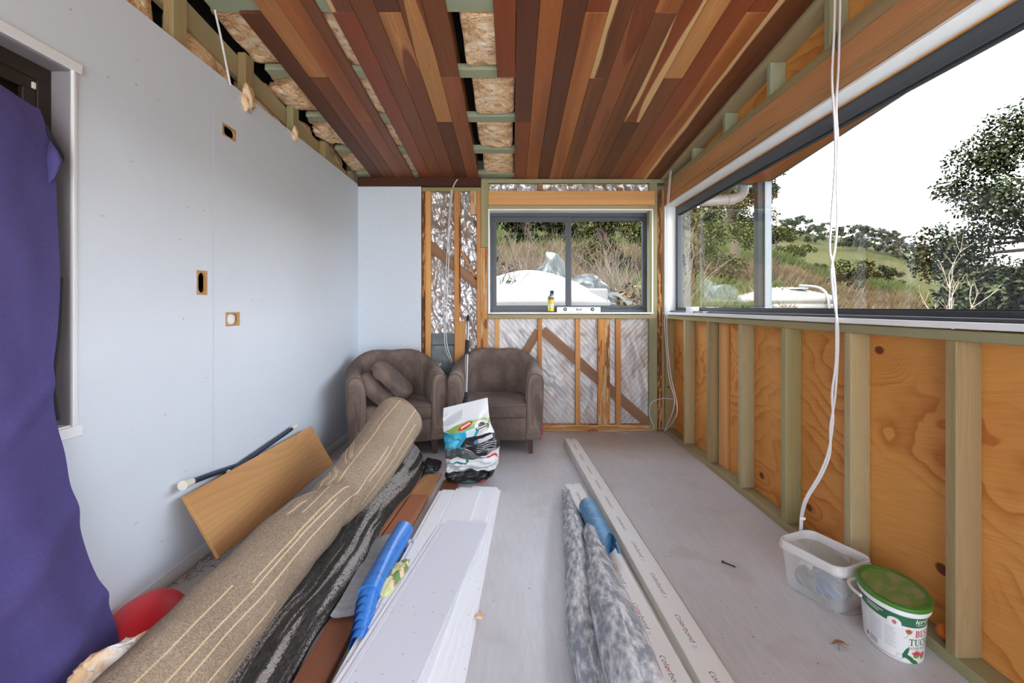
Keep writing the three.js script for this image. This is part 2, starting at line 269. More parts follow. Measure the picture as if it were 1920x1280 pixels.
M.steel = std({ color: 0xc4ccd2, metalness: 0.85, roughness: 0.42, map: tex(256, 256, 0.3, 0.3, (u, v) => 196 + 50 * fbm(u * 60, v * 60, 775, 3)) });
M.foil = phy({ color: 0xffffff, metalness: 0.6, roughness: 0.32, map: tex(1024, 1024, 1.0, 1.0, (u, v) => { let t = 206 + (fbm(u * 14, v * 14, 780, 4) - 0.5) * 50; let c = [t * 1.0, t * 0.985, t * 0.985]; const g = Math.min(Math.abs((u * 170) % 1 - 0.5), Math.abs((v * 170) % 1 - 0.5)); c = mix3(c, [150, 136, 126], g < 0.1 ? 0.3 : 0); const br = smooth(0.58, 0.75, fbm(u * 6, v * 9, 785, 3)); return mix3(c, [168, 146, 128], br * 0.55); }), bumpMap: tex(1024, 1024, 1.0, 1.0, (u, v) => 255 * (1 - Math.abs(fbm(u * 20, v * 13, 790, 4) - 0.5) * 3), false), bumpScale: 0.007 });
M.foilLined = phy({ color: 0xffffff, metalness: 0.25, roughness: 0.45, map: tex(1536, 768, 1.7, 1.0, (u, v) => { let t = 196 + (fbm(u * 10, v * 10, 800, 4) - 0.5) * 40; let c = [t, t * 0.975, t * 0.97]; const br = smooth(0.55, 0.75, fbm(u * 5, v * 7, 805, 3)); c = mix3(c, [170, 148, 130], br * 0.5); const s = u < 1.29 ? (u + v) : (u - v * 1.0), q = Math.abs(((s / 0.052) % 1 + 1) % 1 - 0.5); return mix3(c, [244, 242, 240], q > 0.45 ? 1 : 0); }), bumpMap: tex(1024, 768, 1.7, 1.0, (u, v) => 255 * (1 - Math.abs(fbm(u * 12, v * 9, 810, 4) - 0.5) * 3), false), bumpScale: 0.0035 });
const woolAt = (u, v) => { const x = u + (fbm(u * 9, v * 9, 822, 3) - 0.5) * 0.16, y = v + (fbm(u * 9, v * 9, 823, 3) - 0.5) * 0.16, rid = (a, b, s) => 1 - Math.abs(fbm(a, b, s, 3) - 0.5) * 4; return clamp(0.16 * rid(x * 30, y * 50, 820) + 0.16 * rid(x * 80, y * 60, 821) + 0.68 * fbm(u * 22, v * 22, 824, 5)); };
M.batt = std({ map: tex(1024, 1024, 1, 1, (u, v) => { const w1 = woolAt(u, v), w2 = fbm(u * 11, v * 11, 826, 4); return mix3(mix3([204, 152, 106], [240, 204, 160], smooth(0.28, 0.6, w1)), [252, 232, 202], smooth(0.54, 0.7, w2) * 0.75); }), bumpMap: tex(1024, 1024, 1, 1, (u, v) => 255 * woolAt(u, v), false), bumpScale: 0.014, roughness: 1 });
M.wool = std({ map: tex(512, 512, 0.5, 0.5, (u, v) => mix3([236, 196, 152], [252, 244, 232], smooth(0.35, 0.6, fbm(u * 16, v * 16, 827, 4)))), bumpMap: tex(512, 512, 0.5, 0.5, (u, v) => 255 * woolAt(u * 1.5, v * 1.5), false), bumpScale: 0.01, roughness: 1 });
// soft goods
M.suede = phy({ map: tex(1024, 1024, 1.0, 1.0, (u, v) => { const t = fbm(u * 5, v * 5, 830, 5), s = fbm(u * 160, v * 160, 831, 2); return mix3([94, 79, 72], [138, 119, 107], clamp((t - 0.34) * 2.5 + (s - 0.5) * 0.35)); }), roughness: 0.95, sheen: 0.5, sheenColor: new THREE.Color(0.5, 0.44, 0.4), sheenRoughness: 0.5, bumpMap: tex(512, 512, 1, 1, (u, v) => 255 * fbm(u * 26, v * 26, 835, 4), false), bumpScale: 0.002 });
M.seam = std({ color: 0x4a403b, roughness: 1 });
M.legWood = phy({ color: 0x4a332c, roughness: 0.4 });
M.purple = phy({ map: tex(512, 512, 0.5, 0.5, (u, v) => { const a = noise2(u * 520, v * 60, 841), b = noise2(u * 60, v * 520, 842); return mix3([60, 53, 104], [86, 77, 132], clamp(0.5 + (a + b - 1) * 0.2 + (fbm(u * 5, v * 5, 843, 3) - 0.5) * 0.5)); }), roughness: 0.9, sheen: 0.15, sheenColor: new THREE.Color(0.4, 0.38, 0.6) });
M.binding = std({ color: 0x15171c, roughness: 0.8 });
const carpetLines = Array.from({ length: 34 }, (_, i) => { const r = (k) => hash(i, k, 855), u0 = r(2) * 1.9 - 0.3; return [0.03 + Math.floor(i / 2) * 0.056 + (i % 2) * 0.016 + r(1) * 0.01, u0, u0 + 0.5 + r(3) * 1.4, i + 1]; });
M.carpet = std({ map: tex(2048, 1024, 2.4, 1.0, (u, v) => { const wv = noise2(u * 260, v * 640, 850), wu = noise2(u * 700, v * 260, 851), t = clamp(0.5 + (wv - 0.5) * 0.55 + (wu - 0.5) * 0.55 + (fbm(u * 3, v * 4, 852, 3) - 0.5) * 0.5); let c = mix3([122, 104, 85], [192, 171, 145], t);
  for (const [v0, u0, u1, s] of carpetLines) { const q = Math.abs(v - v0 - (fbm(u * 2.5, s, 860 + s, 2) - 0.5) * 0.02); if (u > u0 && u < u1) c = mix3(c, [222, 196, 156], (1 - smooth(0.0022, 0.0034, q)) * 0.95); } return c; }), bumpMap: tex(1024, 512, 2.4 / 2, 0.5, (u, v) => 255 * (0.5 * noise2(u * 240, v * 520, 853) + 0.5 * noise2(u * 620, v * 240, 854)), false), bumpScale: 0.003, roughness: 1 });
M.backing = std({ color: 0xa58f6c, roughness: 1 });
M.rug = std({ map: tex(2048, 768, 2.4, 0.8, (u, v) => { const st = fbm(u * 1.7, v * 34 + fbm(u * 1.5, v * 3, 873, 2) * 3, 870, 3), sp = noise2(u * 230, v * 420, 871), t = smooth(0.5, 0.62, st) * smooth(0.4, 0.6, sp + (st - 0.5) * 1.2); const base = mix3([34, 31, 28], [76, 70, 64], fbm(u * 60, v * 120, 874, 2)); return mix3(base, [196, 188, 180], t * 0.75); }), bumpMap: tex(1024, 512, 1.2, 0.5, (u, v) => 255 * noise2(u * 300, v * 520, 875), false), bumpScale: 0.003, roughness: 1 });
M.felt = std({ map: tex(1024, 1024, 0.8, 0.8, (u, v) => { const a = fbm(u * 26, v * 60, 880, 5), b = fbm(u * 80 + v * 60, v * 110, 881, 3); return mix3([140, 145, 152], [224, 223, 220], clamp((a - 0.3) * 2.2 + (b - 0.5) * 0.6)); }), bumpMap: tex(512, 512, 0.4, 0.4, (u, v) => 255 * fbm(u * 130, v * 130, 883, 3), false), bumpScale: 0.002, roughness: 1 });
M.blueDull = phy({ map: tex(512, 512, 0.4, 0.4, (u, v) => { let c = mix3([58, 118, 168], [98, 156, 196], fbm(u * 10, v * 10, 890, 3)); c = mix3(c, [140, 148, 150], smooth(0.5, 0.7, fbm(u * 24, v * 14, 892, 4)) * 0.5); const q = Math.abs(Math.hypot((u % 0.13) - 0.065, (v % 0.13) - 0.065) - 0.05); return mix3(c, [130, 180, 210], q < 0.0022 ? 0.7 : 0); }), roughness: 0.5 });
M.gray = std({ map: tex(256, 256, 0.5, 0.5, (u, v) => { const t = 176 + 40 * (fbm(u * 12, v * 40, 895, 4) - 0.5); return [t * 0.97, t, t * 1.02]; }), roughness: 0.5 });
M.cable = phy({ color: 0xd9d4d2, roughness: 0.4 });
M.boardWhite = phy({ map: tex(1024, 256, 3, 0.75, (u, v) => { let c = [244, 244, 246]; const cell = 0.03, i = Math.floor(u / cell), j = Math.floor(v / cell); if (hash(i, j, 900) > 0.94) { const q = Math.hypot(u - (i + 0.2 + 0.6 * hash(i, j, 901)) * cell, v - (j + 0.2 + 0.6 * hash(i, j, 902)) * cell); c = mix3(c, [110, 104, 100], 1 - smooth(0.001, 0.0022, q)); } return c; }), roughness: 0.5 });
M.boardGrey = phy({ map: M.boardWhite.map, color: 0xedeef3, roughness: 0.5 });
M.film = phy({ color: 0xe7e3dc, roughness: 0.45 });
M.galvOut = std({ color: 0x7d8183, metalness: 0.3, roughness: 0.5 }); M.pipeOut = phy({ color: 0x92918e, roughness: 0.45 });
M.galv = std({ color: 0xb7bcbf, metalness: 0.6, roughness: 0.4 });
M.aluminium = std({ color: 0xd2d5d8, metalness: 0.8, roughness: 0.3 });
M.grip = std({ color: 0x26282b, roughness: 0.8 });
M.tubBlue = std({ color: 0x2b3a4c, metalness: 0.3, roughness: 0.4 });
M.cream = std({ color: 0xe3dccb, roughness: 0.7 });
M.red = phy({ color: 0xd8222c, roughness: 0.5 });
M.cladding = std({ color: 0xb9b4aa, roughness: 0.8 });
// ---------------------------------------------------------------- room dimensions (d = distance into the room from the camera, z = -d)
const XL = -1.4545, XR = 1.44, DB = 4.31, S = 198;
const bx = (px) => (px - 960) / S, by = (py) => EYE - (py - 575) / S;          // back wall: 198 pixels to the metre
const SLOPE = 0.0961, ceilY = (d) => 2.392 + SLOPE * (DB - d), NEAR = -1.9;
const pick = (a, i) => a[((i % a.length) + a.length) % a.length];

{ // floor of large grey sheets
  const f = setting('floor');
  for (const [x0, x1, z0, z1] of [[-1.62, 1.62, -4.45, 0.9], [-1.62, 1.62, 0.902, 1.95]]) {
    const g = span(x0, x1, -0.06, 0, z0, z1, 0.001, 2), p = g.attributes.position, uv = g.attributes.uv; for (let i = 0; i < p.count; i++) uv.setXY(i, p.getX(i) + 5, p.getZ(i) + 5);
    part('floor_sheet', g, M.floor, f);
  }
}
{ // left wall: two painted sheets on studs, a recessed window and three cable cut-outs
  const w = setting('wall_left');
  const basis = new THREE.Matrix4().makeBasis(V(0, 0, -1), V(0, 1, 0), V(1, 0, 0)).setPosition(XL - 0.012, 0, 0);
  const rect = (d0, d1, y0, y1, P = THREE.Path) => { const p = new P(); p.moveTo(d0, y0); p.lineTo(d1, y0); p.lineTo(d1, y1); p.lineTo(d0, y1); p.closePath(); return p; };
  const cuts = [[2.3425, 2.077, 0.116, 0.062, 1], [2.136, 1.293, 0.076, 0.115, 0], [2.371, 1.116, 0.122, 0.072, 0]];
  const sheetOf = (d0, d1, holes) => { const s = rect(d0, d1, 0.001, 2.335, THREE.Shape); holes.forEach((h) => s.holes.push(h)); const g = new THREE.ExtrudeGeometry(s, { depth: 0.012, bevelEnabled: false }); return g.applyMatrix4(basis); };
  const hole = ([d, y, ww, hh]) => rect(d - ww / 2, d + ww / 2, y - hh / 2, y + hh / 2);
  part('wall_panel', sheetOf(NEAR, 2.214, [rect(-0.3, 1.497, 0.79, 1.955), hole(cuts[1])]), M.wall, w);
  part('wall_panel', sheetOf(2.217, DB + 0.01, [hole(cuts[0]), hole(cuts[2])]), M.wall, w);
  for (const c of cuts) { // bare ring left where a cover plate was taken off
    const [d, y, ww, hh] = c, s = rect(d - ww / 2, d + ww / 2, y - hh / 2, y + hh / 2, THREE.Shape), o = new THREE.Path(), rx = ww * (ww > hh ? 0.4 : 0.33), ry = hh * (ww > hh ? 0.38 : 0.42), r = Math.min(rx, ry);
    const a = V(d - rx, y - ry, 0); o.moveTo(a.x + r, a.y); o.lineTo(d + rx - r, y - ry); o.absarc(d + rx - r, y - ry + r, r, -Math.PI / 2, 0); o.lineTo(d + rx, y + ry - r); o.absarc(d + rx - r, y + ry - r, r, 0, Math.PI / 2); o.lineTo(d - rx + r, y + ry); o.absarc(d - rx + r, y + ry - r, r, Math.PI / 2, Math.PI); o.lineTo(d - rx, y - ry + r); o.absarc(d - rx + r, y - ry + r, r, Math.PI, Math.PI * 1.5); s.holes.push(o);
    part('cutout_ring', new THREE.ExtrudeGeometry(s, { depth: 0.011, bevelEnabled: false, curveSegments: 10 }).applyMatrix4(basis), M.patch, w);
  }
  part('wiring_box', span(XL - 0.075, XL - 0.02, 1.08, 1.16, -2.43, -2.36, 0.004), M.white, w);
  part('conduit', tube([V(XL - 0.045, 1.20, -2.13), V(XL - 0.04, 1.29, -2.135), V(XL - 0.05, 1.4, -2.15)], 0.011, 8), M.cable, w);
  part('conduit', tube([V(XL - 0.05, 1.98, -2.35), V(XL - 0.05, 2.2, -2.36)], 0.014, 8), M.galv, w);
  part('wall_lining', span(XL - 0.17, XL - 0.15, -0.05, 3.3, -DB - 0.1, 1.9, 0.001), M.soot, w);
  // studs on the flat that show above the sheets, and the plate they stand on
  for (const d of [-0.7, -0.15, 0.95, 1.48, 2.012, 2.545, 3.09, 3.61, 4.2]) part('stud', span(XL - 0.057, XL - 0.0125, 2.2, ceilY(d) + 0.02, -d - 0.043, -d + 0.043, 0.003, 1), pick(M.treated, Math.round(d * 2)), w);
  part('wall_plate', bar(V(XL - 0.078, ceilY(-1) - 0.07, 1), V(XL - 0.078, ceilY(DB) - 0.05, -DB), 0.036, 0.12), M.green[1], w);
  const fr = rng(31);
  for (const [a, b] of [[1.52, 1.96], [2.06, 2.49], [2.6, 3.03], [3.14, 3.55], [3.66, 4.14]]) { // batts stuffed between the studs
    part('insulation_batt', puff(b - a + 0.02, 0.42, 0.06, 0.5, 0.4, (p) => { const n = fbm3(p.x * 9 + a * 7, p.y * 9, p.z * 9, 41, 3) - 0.5; p.z += n * 0.05; p.y += n * 0.04; }, 48, 20).rotateX(0).rotateY(Math.PI / 2).translate(XL - 0.112, 2.34 + fr() * 0.05, -(a + b) / 2), M.batt, w);
  }
  for (const [d, y, r] of [[2.49, 2.318, 0.045], [3.03, 2.33, 0.03]]) part('insulation_tuft', puff(r * 2.2, r * 3.2, r, 0.9, 0.9, (p) => { const n = fbm3(p.x * 40, p.y * 40, p.z * 40, 47, 3) - 0.5; p.multiplyScalar(1 + n * 0.9); }, 24, 14).rotateY(Math.PI / 2).translate(XL + 0.012, y, -d), M.batt, w);
  const bb = setting('baseboard_left');
  part('baseboard', span(XL, XL + 0.009, 0.004, 0.068, -DB, 1.9, 0.003, 2), M.whiteTrim, bb);
}
{ // dark-framed window of the left wall in a shallow painted recess
  const w = setting('window_1'), d1 = 1.497, d0 = -0.3, y0 = 0.79, y1 = 1.955;
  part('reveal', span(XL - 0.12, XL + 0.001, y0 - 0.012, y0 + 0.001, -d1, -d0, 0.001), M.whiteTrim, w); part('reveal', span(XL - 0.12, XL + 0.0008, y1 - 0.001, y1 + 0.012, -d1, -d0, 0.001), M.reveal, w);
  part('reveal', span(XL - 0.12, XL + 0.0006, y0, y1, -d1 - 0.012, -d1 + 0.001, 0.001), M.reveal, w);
  for (const [a, b, c, e] of [[y1 + 0.004, y1 + 0.038, d0, d1 + 0.034], [y0 - 0.042, y0 - 0.004, d0, d1 + 0.034]]) part('architrave', span(XL, XL + 0.012, a, b, -e, -c, 0.003), M.whiteTrim, w);
  for (const k of [0, 1]) part('architrave', span(XL, XL + 0.006 + 0.005 * k, y0 - 0.004, y1 + 0.004, -d1 - 0.022 + k * 0.011, -d1 - 0.012 + k * 0.012, 0.002), M.whiteTrim, w);
  const X = XL - 0.06;
  part('frame', span(X - 0.03, X, y1 - 0.05, y1, -d1, -d0, 0.002), M.darkFrame, w); part('frame', span(X - 0.03, X, y0, y0 + 0.05, -d1, -d0, 0.002), M.darkFrame, w);
  part('frame', span(X - 0.03, X, y0 + 0.05, y1 - 0.05, -d1, -d1 + 0.045, 0.002), M.darkFrame, w); part('frame', span(X - 0.03, X, y0 + 0.05, y1 - 0.05, -d0 - 0.045, -d0, 0.002), M.darkFrame, w);
  const s = part('sash', merge(span(X - 0.022, X - 0.004, y1 - 0.09, y1 - 0.05, -d1 + 0.045, -0.62, 0.002), span(X - 0.022, X - 0.004, y0 + 0.05, y0 + 0.09, -d1 + 0.045, -0.62, 0.002), span(X - 0.022, X - 0.004, y0 + 0.09, y1 - 0.09, -d1 + 0.045, -d1 + 0.085, 0.002), span(X - 0.022, X - 0.004, y0 + 0.09, y1 - 0.09, -0.66, -0.62, 0.002)), M.darkFrame, w);
  part('pane', span(X - 0.016, X - 0.010, y0 + 0.09, y1 - 0.09, -d1 + 0.085, -0.66, 0.001), M.glass, s);
  part('pane', span(X - 0.026, X - 0.020, y0 + 0.05, y1 - 0.05, -0.62, -d0 - 0.045, 0.001), M.glass, w);
  part('catch', span(X - 0.003, X + 0.004, y1 - 0.085, y1 - 0.065, -d1 + 0.052, -d1 + 0.062, 0.001), M.cream, w);
}
{ // back wall: a painted sheet on the left, then bare studs over foil
  const w = setting('wall_back'), Z = -DB, f = (x0, x1, yt, yb, dz0 = 0, dz1 = 0.075, c = 0.003, g) => span(bx(x0), bx(x1), by(yb), by(yt), Z - dz1, Z + dz0, c, g);
  { const g = span(XL, bx(790), 0.001, by(350), Z - 0.002, Z + 0.010, 0.001, 1); part('wall_panel', g, M.wall, w); }
  part('cladding', span(-1.64, bx(917), -0.1, 2.75, Z - 0.17, Z - 0.13, 0.001), M.cladding, w); part('cladding', span(bx(1222), 1.56, -0.1, 2.75, Z - 0.17, Z - 0.13, 0.001), M.cladding, w);
  part('cladding', span(bx(917), bx(1222), -0.1, by(589), Z - 0.17, Z - 0.13, 0.001), M.cladding, w); part('cladding', span(bx(917), bx(1222), by(393), 2.75, Z - 0.17, Z - 0.13, 0.001), M.cladding, w);
  part('old_beam', span(XL, bx(902), by(350), by(334), Z - 0.09, Z + 0.03, 0.004), M.oldTimber, w);
  // crumpled foil behind the studs
  const crumple = (x0, x1, y0, y1, seed, amp, nx, ny) => sheet((u, v) => { const x = mix(x0, x1, u), y = mix(y0, y1, v), n = fbm(x * 9 + seed, y * 7, seed, 4) - 0.5, r = 1 - Math.abs(fbm(x * 15 + y * 4, y * 6, seed + 3, 3) - 0.5) * 4; return V(x, y, Z - 0.052 + n * amp + r * amp * 0.35); }, nx, ny, (u, v) => [mix(x0, x1, u) + (x0 < -0.27 && x1 > 1 ? 0.3 : 0), mix(y0, y1, v) * 0.9]);
  part('foil', crumple(bx(805), bx(853), by(628), by(352), 11, 0.045, 60, 260), M.foil, w); part('foil', crumple(bx(859), bx(896), by(760), by(352), 23, 0.045, 50, 300), M.foil, w);
  part('foil', crumple(bx(905), bx(1232), by(806), by(590), 37, 0.02, 120, 80), M.foilLined, w); part('foil', crumple(bx(900), bx(1230), by(360), by(338), 51, 0.03, 100, 10), M.foil, w);
  // studs, full height, left of the window
  part('stud', f(790.5, 797.6, 351, 806, -0.006, 0.07), M.rough, w); part('stud', f(797.4, 807.4, 356, 806), M.pine[0], w); part('top_plate', f(791, 901.5, 351, 358.5, 0.003), M.treated[0], w);
  part('stud', f(851.6, 860.4, 358, 603), M.pine[2], w); part('stud', f(852, 872, 602, 800), M.pine[1], w); part('stud', f(893.8, 901.6, 358, 806), M.pine[2], w);
  part('packer', f(881, 893.5, 357, 402), M.stripped, w); part('stud', f(901.4, 914.6, 464, 806, 0.004), M.stripped, w); part('stud', f(901.8, 916.3, 336, 463.5, 0.006), M.green[0], w);
  part('stud', f(860.4, 862.8, 358, 590, -0.012), M.rough, w);
  // header over the window
  part('top_plate', f(905, 1246, 335.5, 343, 0.0045), M.green[0], w); part('packer', f(1009, 1018, 343, 357), M.brace, w); part('packer', f(1158, 1168, 352, 357), M.brace, w);
  part('header_beam', f(908, 1228, 357.5, 384, 0.002), M.pine[0], w); part('lintel', f(914, 1228, 384.2, 392.6, -0.004), M.green[1], w);
  // below the sill
  part('sill_plate', f(914.5, 1229.5, 589.6, 597.2, 0.008), M.green[1], w);
  for (const [a, b, m] of [[927.4, 936.2, M.pine[0]], [1008.4, 1016.3, M.pine[2]], [1079, 1088, M.pine[1]], [1121.5, 1144, M.stripped], [1155, 1164.6, M.pine[2]]]) part('stud', f(a, b, 597.4, 799, -0.004), m, w);
  part('stud', f(1217.5, 1232.6, 338, 806, 0.0012), M.green[0], w).scale.set(1, 1, 1); part('corner_post', f(1232.8, 1241, 355, 806, 0.003), M.rough, w); part('corner_post', f(1241.2, 1247, 355, 806, 0), M.treated[1], w);
  part('bottom_plate', f(900, 1232, 796, 808.6, -0.002), M.stripped, w); part('bottom_plate', f(790, 900, 796, 808.6, -0.002), M.pine[1], w);
  // diagonal braces let into the studs
  const br = (x0, y0, x1, y1, wd, m) => part('brace', bar(V(bx(x0), by(y0), Z - 0.024), V(bx(x1), by(y1), Z - 0.024), wd, 0.018, V(0, 0, 1)), m, w);
  br(800, 455, 898, 536, 0.088, M.brace); br(862, 466, 893, 524, 0.022, M.pine[2]); br(1018, 619, 1222, 800, 0.09, M.brace); br(968, 690, 1010, 620, 0.075, M.brace);
  part('meter_box', span(bx(808), bx(851), by(800), by(648), Z - 0.06, Z - 0.022, 0.004), M.concrete, w); part('meter_box', span(bx(808), bx(851), by(647), by(625), Z - 0.055, Z - 0.026, 0.004), M.concrete, w);
  for (const [x, y] of [[818, 682], [825, 683]]) part('pipe_end', tube([V(bx(x), by(y), Z - 0.03), V(bx(x), by(y), Z + 0.012)], 0.012, 12), M.white, w);
}
{ // sliding window of the back wall, set deep in a white lining
  const w = setting('window_2'), x0 = bx(918), x1 = bx(1221.5), y0 = by(585.5), y1 = by(394.5), z0 = -DB - 0.168, z1 = -DB + 0.012, t = 0.014;
  part('lining', span(x0 - t, x1 + t, y1, y1 + t, z0, z1, 0.002), M.white, w); part('lining', span(x0 - t, x1 + t, y0 - t, y0, z0, z1 + 0.012, 0.002), M.white, w);
  part('lining', span(x0 - t, x0, y0, y1, z0, z1, 0.002), M.white, w); part('lining', span(x1, x1 + t, y0, y1, z0, z1, 0.002), M.white, w);
  const zf = -DB - 0.115, fr = (a, b, c, d, k = 0, th = 0.05) => span(a, b, c, d, zf - th + k, zf + k, 0.003), fw = 0.028;
  part('frame', fr(x0, x1, y1 - 0.038, y1), M.charcoal, w); part('frame', fr(x0, x1, y0, y0 + 0.032), M.charcoal, w); part('frame', fr(x0, x0 + fw, y0 + 0.032, y1 - 0.038), M.charcoal, w); part('frame', fr(x1 - 0.05, x1, y0 + 0.032, y1 - 0.038), M.charcoal, w);
  const mid = (bx(1066) - 0) * (DB + 0.115) / DB, sashOf = (a, b, c, d, k, m) => { const s = part('sash', merge(fr(a, b, d - 0.045, d, k, 0.024), fr(a, b, c, c + 0.032, k, 0.024), fr(a, a + 0.032, c + 0.032, d - 0.045, k, 0.024), fr(b - 0.03, b, c + 0.032, d - 0.045, k, 0.024)), m, w); part('pane', span(a + 0.03, b - 0.028, c + 0.03, d - 0.043, zf + k - 0.015, zf + k - 0.010, 0.001), M.clearGlass, s); return s; };
  sashOf(x0 + 0.03, mid, y0 + 0.034, y1 - 0.04, 0.006, M.charcoal); sashOf(mid - 0.0, x1 - 0.018, y0 + 0.034, y1 - 0.028, -0.028, M.charcoal);
  part('meeting_rail', fr(mid - 0.005, mid + 0.028, y0 + 0.034, y1 - 0.03, 0.004, 0.02), M.charcoal, w);
  const lt = part('latch', merge(puff(0.034, 0.07, 0.024, 0.7, 0.7, null, 20, 12).translate(x1 - 0.008, by(511), zf + 0.016)), M.black, w);
  part('thumb_turn', puff(0.014, 0.018, 0.012, 0.8, 0.8, null, 12, 8).translate(x1 - 0.002, by(511), zf + 0.03), M.steel, lt);
}
{ // right wall: bare studs and plywood below the long window, lintel beam and cripple studs above it
  const w = setting('wall_right'), f = (d0, d1, y0, y1, xa = XR, xb = XR + 0.085, c = 0.003, g) => span(xa, xb, y0, y1, -d1, -d0, c, g);
  const plyGeo = (d0, d1, y0, y1) => { const g = span(1.525, 1.54, y0, y1, -d1, -d0, 0.001, 2), p = g.attributes.position, uv = g.attributes.uv; for (let i = 0; i < p.count; i++) uv.setXY(i, -p.getZ(i) * 0.9 + 0.1, p.getY(i) + 0.05); return g; };
  const joints = [4.33, 3.165, 1.965, 0.765, -0.435, -1.9];
  for (let i = 0; i < 5; i++) part('plywood_sheet', plyGeo(joints[i + 1] + 0.001, joints[i] - 0.001, 0, 1.07), M.ply[i % 2], w);
  for (let i = 0; i < 5; i++) part('plywood_sheet', plyGeo(joints[i + 1] + 0.001, joints[i] - 0.001, 2.11, 3.1), M.ply[(i + 1) % 2], w);
  part('cladding', span(1.542, 1.565, -0.2, 1.1, -DB - 0.17, 1.9, 0.001), M.cladding, w); part('cladding', span(1.542, 1.565, 2.125, 3.1, -DB - 0.17, 1.9, 0.001), M.cladding, w);
  const near = [4.27, 3.785, 3.331, 2.859, 2.394, 1.934, 1.474, 1.014, 0.554, 0.09, -0.37, -0.83, -1.3];
  near.forEach((d, i) => { part('stud', f(d, d + (i ? 0.04 : 0.05), 0.04, 1.069, XR + (i ? 0 : 0.0)), [M.treated[2], M.green[1], M.treated[2], M.green[1], M.treated[0], M.green[1], M.treated[2]][i % 7], w); });
  part('noggin', f(3.3305 - 0.14, 3.30, 0.04, 1.068, 1.50, 1.524, 0.002, 1), M.pine[0], w);
  for (const [a, b] of [[2.885, 4.31], [0.9, 2.88], [NEAR, 0.895]]) part('top_plate', f(a, b, 1.069, 1.104), pick(M.treated, Math.round(a)), w);
  part('bottom_plate', f(2.2, 4.31, 0, 0.04), M.treated[1], w); part('bottom_plate', f(NEAR, 2.196, 0, 0.04), M.treated[0], w);
  part('lintel_beam', f(NEAR, 4.31, 2.132, 2.318, XR, XR + 0.085, 0.004), M.beam, w);
  part('lintel_plate', f(2.03, 4.31, 2.319, 2.36, XR, XR + 0.085), M.treated[0], w); part('lintel_plate', f(NEAR, 2.02, 2.319, 2.40, XR, XR + 0.085), M.treated[2], w);
  for (const d of [1.55, 2.06, 2.533, 3.07, 3.61]) part('cripple_stud', f(d, d + 0.04, 2.361, ceilY(d) - 0.02), M.green[d < 2.1 ? 0 : 2], w);
  part('sloping_plate', bar(V(1.47, ceilY(NEAR) - 0.0, -NEAR), V(1.47, ceilY(4.31) - 0.0, -4.31), 0.12, 0.04), M.green[1], w);
}
{ // long fixed window of the right wall
  const w = setting('window_3'), dE = 4.272, dN = -1.3, y0 = 1.131, y1 = 2.128, Xi = XR - 0.006, Xo = 1.60;
  part('lining', span(Xi, Xo, y1 - 0.014, y1, -dE, -dN, 0.002), M.white, w); part('lining', span(Xi - 0.012, Xo, y0 - 0.021, y0, -dE - 0.014, -dN, 0.002), M.white, w);
  part('lining', span(Xi, Xo, y0, y1, -dE - 0.03, -dE, 0.002), M.white, w); part('lining', span(Xi, Xo, y0, y1, -dN, -dN + 0.014, 0.002), M.white, w);
  const fa = 1.535, fb = 1.585;
  const bars = [span(fa, fb, y1 - 0.09, y1 - 0.014, -dE, -dN, 0.003), span(fa, fb, y0, y0 + 0.036, -dE, -dN, 0.003), span(fa, fb, y0 + 0.036, y1 - 0.09, -dE, -dE + 0.05, 0.003), span(fa, fb, y0 + 0.036, y1 - 0.09, -dN - 0.05, -dN, 0.003)];
  for (const b of bars) part('frame', b, M.charcoal, w);
  part('sill_ledge', span(1.462, fa, y0, y0 + 0.013, -dE + 0.06, -dN, 0.003), M.charcoal, w);
  part('glazing_seal', merge(span(fa + 0.012, fb - 0.01, y1 - 0.098, y1 - 0.09, -dE + 0.05, -dN - 0.05, 0.002), span(fa + 0.012, fb - 0.01, y0 + 0.036, y0 + 0.041, -dE + 0.05, -dN - 0.05, 0.001)), M.seal, w);
  part('pane', span(1.556, 1.562, y0 + 0.036, y1 - 0.09, -dE + 0.05, -dN - 0.05, 0.001), M.glass, w);
  part('wall_infill', span(XR, 1.565, 1.105, 2.131, -dN + 0.014, 1.9, 0.001), M.wall, w);
}
{ // rear of the room behind the camera: a wide opening with glass doors
  const w = setting('wall_rear'), Z = 1.9;
  part('wall_panel', span(-1.62, -1.4, -0.05, 3.1, Z, Z + 0.1, 0.002), M.wall, w); part('wall_panel', span(1.4, 1.56, -0.05, 3.1, Z, Z + 0.1, 0.002), M.wall, w); part('wall_panel', span(-1.4, 1.4, 2.4, 3.1, Z, Z + 0.1, 0.002), M.wall, w);
  const d = setting('door_1');
  for (const [a, b] of [[-1.4, 0.02], [-0.02, 1.4]]) { const s = part('sash', merge(span(a, a + 0.06, 0.07, 2.34, Z + 0.03, Z + 0.06, 0.003), span(b - 0.06, b, 0.07, 2.34, Z + 0.03, Z + 0.06, 0.003), span(a, b, 0, 0.07, Z + 0.03, Z + 0.06, 0.003), span(a, b, 2.34, 2.4, Z + 0.03, Z + 0.06, 0.003)).translate(0, 0, a < -1 ? 0 : 0.035), M.charcoal, d); part('pane', span(a + 0.06, b - 0.06, 0.07, 2.34, Z + 0.042, Z + 0.048, 0.001).translate(0, 0, a < -1 ? 0 : 0.035), M.glass, s); }
}
